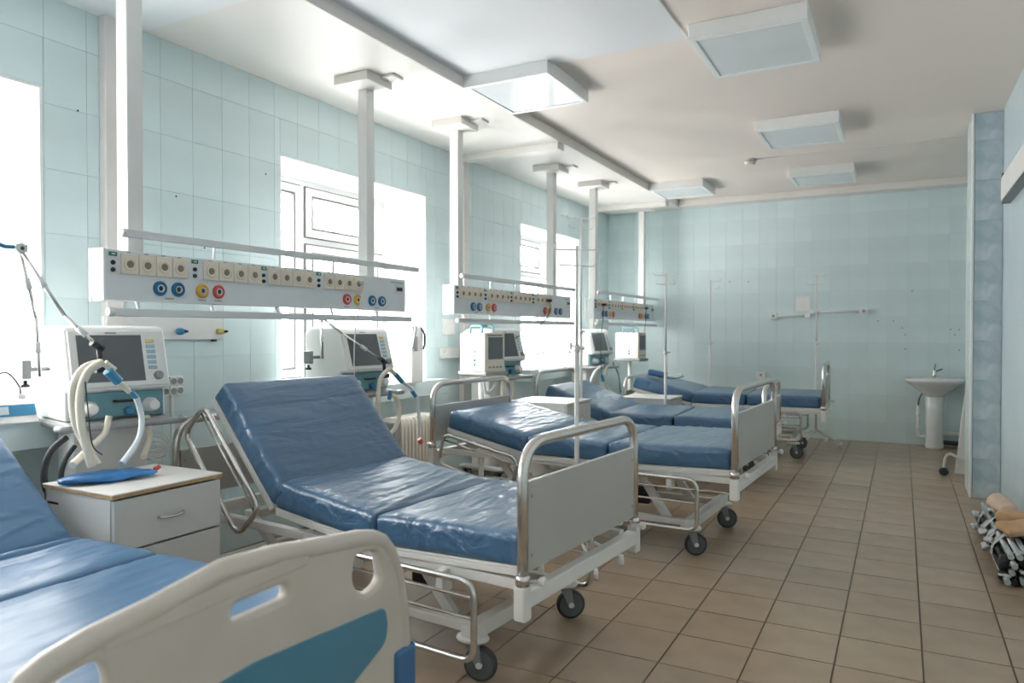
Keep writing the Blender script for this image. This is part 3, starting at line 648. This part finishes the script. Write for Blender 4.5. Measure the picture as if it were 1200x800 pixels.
# black hose coiled behind the nearest cabinet
pts = [dep(78, 512, -3.0), dep(60, 528, -3.0), dep(52, 550, -3.0), dep(54, 572, -3.0), dep(66, 590, -3.0), dep(84, 598, -3.02), dep(90, 560, -3.05)]
o = MB().tube(spline(pts, 8), .013, 10).build('gas_hose', 'rubber', None); tag(o, 'black gas hose looping beside the nearest cabinet', 'hose')
pts = [dep(88, 522, -3.08), dep(76, 540, -3.08), dep(72, 565, -3.08), dep(84, 600, -3.08), dep(92, 640, -3.08)]
o = MB().tube(spline(pts, 8), .010, 10).build('gas_hose', 'rubber', None); tag(o, 'thinner black hose inside the larger black loop', 'hose')
# coiled white cable by the large ventilator
t = thing('cable_coil', 'coiled white cable hanging at the right of the large ventilator', 'cable', dep(185, 522, -2.98)); p0 = Vector(dep(185, 522, -2.98))
for k in range(5):
    a = [Vector(dep(176+k*2, 505+k*6, -2.98+k*.006)), Vector(dep(190, 508+k*5, -2.96)), Vector(dep(198-k, 518+k*4, -2.97)), Vector(dep(186, 526+k*3, -2.96+k*.004)), Vector(dep(174, 528+k*2, -2.98))]
    MB().tube(spline([q-p0 for q in a], 6), .004, 6).build('loop', 'cable_white', t)
# blue bag on the nearest cabinet
def bag_mesh():
    bm = bmesh.new(); n1, n2 = 26, 12; g = {}
    for i in range(n1+1):
        for j in range(n2):
            u_ = i/n1; a = 2*PI*j/n2; wd = .085*(math.sin(PI*min(1, .04+u_*.90))**.5)*(1.05-.45*u_); hh = .021*(math.sin(PI*min(1, .05+.95*u_))**.6)
            nz = noise.noise(Vector((u_*6, math.cos(a)*2, math.sin(a)*2)))*.014
            g[i, j] = bm.verts.new(((u_-.5)*.34, math.cos(a)*(wd+nz), max(.001, .018+math.sin(a)*(hh+nz*.7))))
    for i in range(n1):
        for j in range(n2): bm.faces.new((g[i, j], g[i+1, j], g[i+1, (j+1) % n2], g[i, (j+1) % n2]))
    bm.faces.new([g[0, j] for j in range(n2)]); bm.faces.new([g[n1, j] for j in range(n2)][::-1])
    bmesh.ops.recalc_face_normals(bm, faces=bm.faces)
    for f in bm.faces: f.smooth = True
    me = bpy.data.meshes.new('bag'); bm.to_mesh(me); bm.free(); return me
o = link('breathing_bag', bag_mesh(), 'bag_blue'); o.location = (-2.71, 1.745, .672); o.rotation_euler = (0, 0, 1.15); tag(o, 'crumpled blue plastic breathing bag lying on the chipboard-edged cabinet', 'bag')
MB().cyl((.165, .015, .022), (.185, .02, .03), .009, 10).build('red_connector', 'gas_red', o)

# ---------------------------------------------------------------- patient monitors on stands
def monitor(x, y, ang, label, h0=.93):
    t = thing('patient_monitor', label, 'monitor', (x, y, 0), ang, 'beige patient monitors')
    MB().lathe([(.19, .03), (.20, .045), (.06, .06), (.03, .07)], n=20).build('base', 'vent_white', t); 
    for k in range(4):
        a = PI/4+k*PI/2; MB().lathe([(.028, -.012), (.03, 0), (.028, .012)], (.15*math.cos(a), .15*math.sin(a), .03), 'Y', 12).build('caster', 'rubber', t)
    MB().cyl((-.02, 0, .06), (-.02, 0, h0-.02), .022, 12).build('stand_pole', 'vent_white', t)
    MB().box(-.17, .17, -.12, .12, h0-.03, h0).build('shelf', 'vent_grey', t, .008)
    MB().box(-.16, .12, -.105, .105, h0, h0+.305).build('case', 'vent_white', t, .012)
    f = MB().box(.12, .145, -.11, .11, h0-.002, h0+.31).build('front_frame', 'beige_dev', t, .010)
    MB().box(.1445, .147, -.072, .085, h0+.10, h0+.275).build('screen', 'screen', f); MB().box(.1445, .147, -.08, .08, h0+.285, h0+.293).build('printed_mark', 'rust', f)
    for k in range(4): MB().box(.1445, .149, -.07+k*.04, -.045+k*.04, h0+.03, h0+.045).build('button', 'vent_grey', f, .001)
    MB().tube(arcs([(-.08, -.06, h0+.30), (-.08, -.06, h0+.365), (.06, -.06, h0+.365), (.06, -.06, h0+.30)], .03), .008, 8).tube(arcs([(-.08, .06, h0+.30), (-.08, .06, h0+.365), (.06, .06, h0+.365), (.06, .06, h0+.30)], .03), .008, 8).tube([(-.01, -.06, h0+.365), (-.01, .06, h0+.365)], .012, 8).build('carry_handle', 'vent_teal', t)
    for k, cm in enumerate(('btn_blue', 'btn_yellow', 'conn_blue', 'conn_blue')): MB().lathe([(.010, 0), (.010, -.006), (.007, -.012)], (.02, -.105, h0+.16-k*.035), 'Y', 10).build('lead_socket', cm, t)
    return t
monitor(-2.98, 5.06, -.30, 'beige portrait patient monitor with carry handle, under the middle service panel', .93)
monitor(-2.86, 8.36, -.12, 'small beige patient monitor beside the last bed, near the back wall', .93)
# syringe pump column beside the window
t = thing('pump_box', 'tall slim white pump box with black strap at the window edge', 'medical pump', (-3.30, 4.52, .862))
MB().box(-.10, .07, -.075, .075, 0, .43).build('case', 'vent_white', t, .014); MB().box(.07, .075, -.055, -.01, .24, .35).build('keypad', 'vent_grey', t, .003)
MB().tube(spline([(.05, .03, .43), (.085, .055, .38), (.085, .065, .30), (.085, .05, .25)], 6), .008, 8).build('strap', 'black', t); MB().tube(spline([(.05, -.04, .43), (.10, -.07, .42), (.11, -.10, .34), (.10, -.11, .26)], 6), .010, 8).build('lead', 'vent_grey', t)
# ---------------------------------------------------------------- IV stands
def iv_stand(x, y, top, label, legs=5, rot=0., mid=1.25, single=False, base=.24):
    t = thing('iv_stand', label, 'IV stand', (x, y, 0), rot, 'white IV stands')
    for k in range(legs):
        a = 2*PI*k/legs; c, s = math.cos(a), math.sin(a)
        lg = MB().tube(arcs([(.01*c, .01*s, .16), (.06*c, .06*s, .14), (base*c, base*s, .045)], .05), .009, 8).build('leg', 'pole_white', t)
        MB().lathe([(.006, .0), (.014, .004), (.014, .03), (.011, .055)], (base*c, base*s, 0), 'Z', 10).build('foot', 'pvc', lg)
    MB().cyl((0, 0, .13), (0, 0, mid), .0125, 12).build('outer_tube', 'pole_white', t); MB().cyl((0, 0, mid), (0, 0, top), .0085, 10).build('inner_tube', 'pole_white', t)
    MB().lathe([(.013, mid-.02), (.016, mid-.016), (.016, mid+.012), (.011, mid+.016)], n=12).cyl((0, 0, mid), (.04, 0, mid), .008, 8).build('height_clamp', 'rail_metal', t)
    for z_, wd, ro_ in ((top-.02, .11, 0), (top-.105, .10, .35)):
        b = MB()
        for s in ((1,) if single else (-1, 1)):
            b.tube(arcs([(0, 0, z_), (s*wd*math.cos(ro_), s*wd*math.sin(ro_), z_), (s*(wd+.012)*math.cos(ro_), s*(wd+.012)*math.sin(ro_), z_+.03)], .01, 4), .004, 6)
        b.build('hook_bar', 'pole_white', t)
    return t
p = at(676, 400, Y=3.58); iv_stand(p.x, p.y, at(676, 288, Y=3.58).z, 'thick white IV stand between the steep-backed bed and the flat one', 5, .5, 1.16)
p = at(681, 400, Y=5.70); iv_stand(p.x, p.y, at(681, 253, Y=5.70).z, 'tallest IV stand, directly behind the white cabinet by the flat bed', 5, .46, 1.25, base=.12)
p = at(780, 400, Y=6.79); iv_stand(p.x, p.y, at(780, 320, Y=6.79).z, 'white IV stand in front of the farthest cabinet', 5, .49, 1.05, base=.11)
p = at(832, 400, Y=8.72); iv_stand(p.x, p.y, at(832, 328, Y=8.72).z, 'thin IV stand with a single hook side, behind the last bed by the back wall', 4, .3, 1.12, True)
p = at(953, 520, Z=.0); iv_stand(-.835, 8.68, at(953, 322, Y=8.68).z, 'white IV stand on splayed legs at the foot of the last bed', 4, -.35, 1.12, base=.27)

# ---------------------------------------------------------------- wall fittings on the window side
t = thing('gas_strip', 'white wall strip with blue and yellow gas valves under the nearest service panel', 'gas strip', (XL, 2.21, 1.205))
MB().box(.006, .030, -.02, .69, 0, .12).build('backplate', 'white_paint', t, .004)
for y_, m_ in ((.15, 'conn_blue'), (.40, 'conn_blue'), (.66, 'btn_yellow')):
    v_ = MB().lathe([(.018, .0), (.018, .03), (.011, .035), (.011, .055)], (.03, y_, .045), 'X', 12).build('valve', m_, t); MB().lathe([(.006, .05), (.006, .075)], (.03, y_, .045), 'X', 8).build('valve_stem', 'black', v_)
for y_ in (.2, .64): MB().box(.008, .026, y_-.012, y_+.012, -.012, .0).build('screw_lug', 'black', t)
t = thing('wall_sockets', 'white block of round wall sockets beside the large ventilator', 'wall socket', (XL, 2.47, .905))
for r_ in range(2):
    for c_ in range(2):
        for q in range(2):
            yc, zc = .022+c_*.088+q*.04, .026+r_*.052
            so = MB().box(.005, .030, yc-.0195, yc+.0195, zc-.025, zc+.025).build('socket', 'pvc', t, .003); MB().lathe([(.017, 0), (.017, .003), (.013, .003), (.013, .001)], (.030, yc, zc), 'X', 14).box(.0305, .0325, yc-.004, yc+.004, zc-.004, zc+.004).build('socket_ring', 'vent_grey', so)
MB().box(.005, .018, .105, .122, -.63, 0).build('cable_duct', 'pvc', t, .002)
for y_, z_ in ((1.75+.34, 2.30), (2.40, 2.36), (2.80, 1.72), (3.25, 2.22), (2.62, 1.98)):
    o = MB().lathe([(.005, 0), (.005, .0015)], (0, 0, 0), 'X', 8).build('drill_hole', 'hole', wall_left); o.location = (XL+.0055, y_, z_)
t = thing('wall_bracket', 'small white bracket shelf on the wall between the windows', 'bracket', (XL, 5.16, 1.02)); MB().box(.006, .04, 0, .30, 0, .02).box(.006, .02, 0, .30, 0, .09).build('plate', 'white_paint', t, .003)
MB().lathe([(.015, 0), (.015, .03)], (.02, .05, .055), 'X', 10).build('screw_cap', 'pvc', t)
t = thing('wall_board', 'white board mounted on the wall left of the middle service panel', 'wall board', (XL, 5.19, 1.22)); MB().box(.006, .04, 0, .16, 0, .14).build('board', 'white_paint', t, .004); MB().box(.04, .045, .03, .13, .06, .08).build('strip', 'pvc', t)
# bedside device on the first window sill
t = thing('infusion_monitor', 'small white device with blue front and pale display, on the first window sill', 'medical device', (-3.37, 1.70, .862), -.15)
MB().prism([(-.09, 0), (.09, 0), (.075, .03), (.055, .085), (-.09, .10)], -.12, .11, 'Y').build('case', 'vent_white', t, .006)
S = Matrix.Translation((.079, 0, .028)) @ Matrix.Rotation(-math.atan2(.020, .055), 4, 'Y')
for nm, q, m_ in (('front_label', (-.0005, .002, -.11, .10, .004, .052), 'device_blue'), ('display', (.001, .003, -.085, .0, .012, .046), 'lcd')):
    mb = MB().box(*q); mb.v = [tuple(S @ Vector(v)) for v in mb.v]; mb.build(nm, m_, t)
MB().tube(spline([(-.05, -.06, .09), (-.05, -.04, .17), (-.05, .03, .21), (-.05, .08, .15), (-.05, .085, .10)], 8), .004, 6).build('lead', 'cable_dark', t); MB().box(-.06, -.03, .07, .10, .09, .115).build('lead_plug', 'vent_grey', t, .003)
MB().lathe([(.02, -.02), (.045, -.015), (.045, .015), (.02, .02)], (.10, -.14, .045), 'X', 14).build('dial', 'black', t)
# oil radiators below the window
t = thing('oil_radiator', 'cream finned oil radiator under the window, beside the hanging hose loop', 'radiator', (-3.17, 4.32, .0))
for k in range(10):
    MB().prism(round_poly([(-.09, .12), (.09, .12), (.09, .64), (-.09, .64)], .05, 4), -.19+k*.042-.010, -.19+k*.042+.010, 'Y').build('fin', 'radiator', t, .005)
MB().cyl((0, -.2, .18), (0, .2, .18), .02, 10).cyl((0, -.2, .58), (0, .2, .58), .02, 10).build('manifold', 'radiator', t)
MB().box(-.08, .08, -.27, -.205, .12, .62).build('control_box', 'vent_grey', t, .012); 
for s in (-.15, .15):
    MB().box(-.12, .12, s-.012, s+.012, .06, .115).build('foot_bar', 'vent_grey', t, .004)
    for q in (-.1, .1): MB().lathe([(.026, -.012), (.03, -.006), (.03, .006), (.026, .012)], (q, s, .03), 'Y', 12).build('caster', 'rubber', t)

# ---------------------------------------------------------------- back wall: washbasin, lamps, trunking
t = thing('washbasin', 'white ceramic pedestal washbasin with chrome tap at the back wall', 'washbasin', (.31, 8.95, 0))
def basin_mesh():
    m = MB(); n = 32; rings = []
    def ring(a, b, z_, sh=0):
        pts = []
        for k in range(n):
            an = 2*PI*k/n; x_, y_ = a*math.cos(an), b*math.sin(an); y_ = min(y_, .225)
            pts.append((x_, y_+sh, z_))
        rings.append(pts)
    for a, b, z_, sh in ((.085, .09, .55, .06), (.13, .13, .60, .04), (.20, .19, .655, .02), (.27, .245, .705, .0), (.288, .262, .722, 0), (.290, .264, .742, 0), (.278, .252, .748, 0), (.255, .225, .742, -.005), (.235, .19, .70, -.02), (.18, .14, .635, -.02), (.05, .04, .615, -.01)): ring(a, b, z_, sh)
    vs = [p for r in rings for p in r]; fs = [(i*n+k, i*n+(k+1) % n, (i+1)*n+(k+1) % n, (i+1)*n+k) for i in range(len(rings)-1) for k in range(n)]
    m.add(vs, fs, True); m.f.append(tuple(range(n))[::-1]); m.f.append(tuple(range((len(rings)-1)*n, len(rings)*n))); m.sm += [False, False]; return m
basin_mesh().build('basin', 'ceramic', t)
MB().lathe([(.088, 0), (.092, .02), (.080, .12), (.082, .40), (.095, .58)], (0, .05, 0), 'Z', 22, 1, .85).build('pedestal', 'ceramic', t)
tp = MB().lathe([(.022, .745), (.022, .775), (.016, .79), (.018, .82), (.014, .835)], (0, .17, 0), 'Z', 12).tube(arcs([(0, .17, .79), (0, .06, .815), (0, .05, .79)], .02), .010, 8).build('tap', 'chrome', t)
MB().tube([(0, .17, .83), (.01, .15, .90)], .005, 6).tube([(0, .17, .81), (.075, .16, .845)], .007, 6).build('tap_lever', 'steel_dark', tp)
MB().lathe([(.012, 0), (.012, .004)], (0, -.245+.03, .70), 'Y', 10).build('overflow_hole', 'black', t)
t = thing('drain_pipes', 'white plastic drain pipes running behind the washbasin pedestal', 'pipe', (.31, 9.05, 0))
MB().tube(arcs([(-.15, .06, .45), (-.15, .06, .10), (.05, .06, .10)], .03), .017, 10).build('drain_pipe', 'pvc', t); MB().tube(arcs([(.05, .06, .16), (.30, .02, .15), (.30, -.10, .10), (.33, -.14, .03)], .03), .020, 10).build('drain_pipe', 'pvc', t)
MB().tube(arcs([(.08, .0, .06), (.30, -.02, .06)], .03), .025, 10).build('trap', 'rubber', t); MB().tube(spline([(-.10, .03, .60), (-.14, .04, .52), (-.15, .05, .44)], 6), .008, 8).build('supply_hose', 'steel_dark', t)
for k in (.2, .35): MB().lathe([(.02, -.02), (.022, -.015), (.022, .015), (.02, .02)], (-.15, .06, k), 'Z', 10).build('pipe_clip', 'pvc', t)
def wall_lamp(x0, x1, z_, label):
    t = thing('wall_lamp', label, 'wall lamp', (x0, YF-.006, z_)); d = x1-x0
    MB().box(-.045, .045, -.045, 0, -.035, .035).build('bracket', 'pvc', t, .006); MB().lathe([(.016, -.055), (.018, -.05), (.014, -.044)], (0, 0, 0), 'Y', 12).build('switch', 'vent_grey', t)
    MB().cyl((0, -.03, 0), (d, -.03, .002), .014, 10).build('tube', 'pvc', t); MB().box(d-.03, d+.03, -.05, 0, -.025, .025).build('end_bracket', 'pvc', t, .005)
wall_lamp(-1.36, -.975, 1.435, 'short white tube wall lamp on the back wall, left of the pair')
wall_lamp(-.385, -.935, 1.480, 'longer white tube wall lamp on the back wall, right of the pair')
tag(B(-1.11, -.95, YF-.012, YF-.006, 1.49, 1.665).build('wall_plate', 'white_paint', None, .002), 'blank white plate on the back wall above the wall lamps', 'wall plate')
t = thing('wall_outlet', 'white wall outlet on a vertical cable duct, behind the last bed', 'wall outlet', (-1.50, YF-.006, .68)); MB().box(-.055, .055, -.04, 0, 0, .085).build('outlet_box', 'pvc', t, .005); MB().lathe([(.016, -.045), (.016, -.04)], (0, 0, .045), 'Y', 10).build('outlet_hole', 'vent_grey', t); MB().box(-.03, .03, -.02, 0, -.66, 0).build('cable_duct', 'pvc', t, .003)
for u_, v_ in ((1029, 376), (1047, 376), (1057, 384), (1061, 392), (1061, 409), (1124, 410), (1114, 386), (1124, 386), (1119, 392), (877, 330), (855, 330), (1069, 341), (1135, 369)):
    q = at(u_, v_, Y=YF-.006)
    if q.x < XR-.02: o = MB().lathe([(.0065, 0), (.0065, .002)], (0, 0, 0), 'Y', 8).build('drill_hole', 'hole', wall_back); o.location = (q.x, YF-.008, q.z)
# corner pipe covering beside the basin
struct(B(.60, XR, YF-.06, YF, 0, 2.80).build('trim_11', 'white_paint', None, .01))

# ---------------------------------------------------------------- right side: shelf, folded stand, wrapped bundle
t = thing('wall_shelf', 'white wall shelf with rusty bracket, cut by the right edge of the frame', 'wall shelf', (XR, 5.2, 2.15))
MB().box(-.055, 0, -.4, .85, 0, .16).build('board', 'white_paint', t, .003); MB().box(-.05, 0, .80, .853, .155, .185).build('bracket', 'rust', t); MB().box(-.052, 0, -.4, .84, -.02, 0).build('underside', 'steel_dark', t)
t = thing('folded_stand', 'white folded metal stand with a black rubber wheel, leaning behind the column', 'stand', (.44, 7.34, 0))
MB().prism([(-.03, .02), (.06, .02), (.10, .90), (.06, .90)], .02, .05, 'Y').build('panel', 'pole_white', t, .004)
MB().tube(spline([(.06, 0, .12), (-.01, -.01, .16), (-.065, -.015, .19), (-.10, -.02, .16), (-.115, -.02, .06)], 6), .011, 8).build('leg', 'pole_white', t)
MB().lathe([(.03, -.022), (.037, -.015), (.037, .015), (.03, .022)], (-.115, -.02, .037), 'Y', 16).build('wheel', 'rubber', t)
MB().tube([(.0, .03, .03), (.0, .03, .22)], .010, 8).tube([(.0, .03, .05), (.06, .03, .05)], .010, 8).build('frame_tube', 'pole_white', t)
t = thing('wrapped_bundle', 'taped bundle of metal tubes with black end, lying along the right wall', 'bundle', (.53, 4.30, 0))
rnd = random.Random(3)
spots = [(0, .030), (-.036, .022), (.036, .022), (-.070, .030), (.070, .030), (-.082, .066), (.082, .066), (-.045, .062), (0, .068), (.045, .062), (-.072, .104), (.072, .104), (-.038, .104), (.0, .108), (.038, .104), (-.050, .140), (.050, .140), (-.016, .148), (.018, .146)]
for k, (x_, z_) in enumerate(spots):
    MB().cyl((x_, rnd.uniform(-.06, .03), z_), (x_-.02, 1.12+rnd.uniform(-.06, .10), z_+.006), .0150, 8).build('tube', 'black' if k in (1, 5, 8, 10, 13, 16) else 'tube_silver', t)
for q in range(4):
    link('end_wrap', rbox(.085, .07, .06, .02, (7, 6, 5), lambda p, n, q=q: n*noise.noise(p*20+Vector((q*5, 0, 0)))*.022), 'black', t).location = ((-.055, .045, -.05, .04)[q], (.04, .035, .06, .05)[q], (.004, .006, .085, .095)[q])
for q in range(6): link('tape_patch', rbox(.055, .03, .014, .006, (6, 5, 2), lambda p, n, q=q: n*noise.noise(p*34+Vector((q, 0, 0)))*.010), 'tape_clear', t).location = (-.075+.03*q, .0+.03*(q % 3), .04+.026*((q*2) % 5))
for q, (y_, wd_, r_) in enumerate(((.30, .07, .100), (.52, .11, .098), (.78, .09, .100), (1.0, .10, .098))):
    m = MB(); n1 = 28; vs = []
    for i in range(7):
        for k in range(n1):
            a_ = 2*PI*k/n1; nz_ = noise.noise(Vector((math.cos(a_)*3, math.sin(a_)*3, i*.7+q*9)))*.014
            vs.append((math.cos(a_)*(r_*1.03+nz_)-.008*q/3, y_+(i/6-.5)*wd_+.05*math.sin(a_+q)+nz_, max(.004, .088+math.sin(a_)*(r_*.86+nz_))))
    m.add(vs, [(i*n1+k, i*n1+(k+1) % n1, (i+1)*n1+(k+1) % n1, (i+1)*n1+k) for i in range(6) for k in range(n1)], True)
    m.build('tape_band', 'tape_clear', t)
for k, (y_, sx, z_) in enumerate(((1.02, -.115, .11), (.96, -.125, .05), (.62, -.115, .10), (.45, -.118, .06), (.36, -.11, .12))):
    link('loose_tape', rbox(.035, .07, .02, .008, (5, 7, 3), lambda p, n, q=k: n*noise.noise(p*40+Vector((q*3, 0, 0)))*.018), 'tape_clear', t).location = (sx, y_, z_)
def paper_roll(loc, ln, r, rz, label, m, cap=None, rx=0.):
    o = link('paper_roll', rbox(r*2, ln, r*1.7, r*.8, (10, 22, 8), lambda p, n: n*noise.noise(p*14+Vector(loc))*.018), m); o.location = loc; o.rotation_euler = (rx, 0, rz)
    tag(o, label, 'paper roll')
    if cap: MB().lathe([(.02, -.01), (.03, -.005), (.03, .012), (.018, .016)], (0, ln/2+.004, r*.9), 'Y', 14).build('cap', cap, o)
    return o
paper_roll((.525, 5.10, .185), .40, .050, .10, 'pale kraft paper roll with an orange cap, lying on the taped tube bundle', 'kraft_light', 'orange')
paper_roll((.555, 4.80, .19), .20, .045, 1.2, 'crumpled tan paper roll across the taped tube bundle', 'cardboard')
t = link('cardboard_flap', rbox(.17, .15, .035, .012, (12, 12, 3), lambda p, n: n*noise.noise(p*12)*.01), 'cardboard'); t.location = (.55, 4.60, .205); t.rotation_euler = (.12, -.15, .3); tag(t, 'folded tan cardboard flap lying on the taped bundle', 'cardboard')
# blue item and leads on the last mattress
t = thing('pressure_bag', 'dark blue pressure bag with leads, on the head of the last mattress', 'medical bag', (-2.36, 7.78, .752), .3)
link('bag', rbox(.22, .13, .07, .025, (10, 8, 4), lambda p, n: n*noise.noise(p*10)*.01), 'bumper_blue', t).rotation_euler = (0, .16, 0)
MB().tube(spline([(.08, -.05, .03), (.14, -.10, .02), (.22, -.06, .0), (.26, .02, .03), (.20, .06, .02)], 6), .007, 8).build('lead', 'hose_clear', t); MB().tube(spline([(-.05, -.08, .03), (.05, -.12, .01), (.16, -.12, -.01), (.28, -.04, .01)], 6), .006, 8).build('lead', 'cable_dark', t)
# mains leads hanging from the service panels
def lead(pts, label, m='cable_dark', r=.004):
    o = MB().tube(spline(pts, 8), r, 6); p0 = Vector(pts[0]); o.v = [tuple(Vector(v)-p0) for v in o.v]; o = o.build('mains_lead', m); o.location = p0; tag(o, label, 'cable')
    MB().cyl((-.012, 0, 0), (.03, 0, 0), .014, 10).build('plug', m, o)
lead([dep(423, 331, -2.878), dep(427, 338, -2.85), dep(422, 356, -2.84), dep(416, 390, -2.85), dep(415, 440, -2.86), dep(417, 500, -2.88)], 'thin grey mains lead hanging from the nearest service panel', 'cable_white')
lead([dep(643, 352, -2.878), dep(645, 362, -2.84), dep(636, 378, -2.85), dep(620, 388, -2.9), dep(599, 398, -2.98)], 'black mains lead with plug in the middle service panel')
lead([dep(707, 357, -2.80), dep(707, 372, -2.77), dep(704, 400, -2.78), dep(705, 440, -2.84)], 'black mains lead on the left of the farthest service panel')
lead([dep(757, 361, -2.80), dep(757, 372, -2.77), dep(755, 390, -2.80)], 'short black mains lead on the right of the farthest service panel')
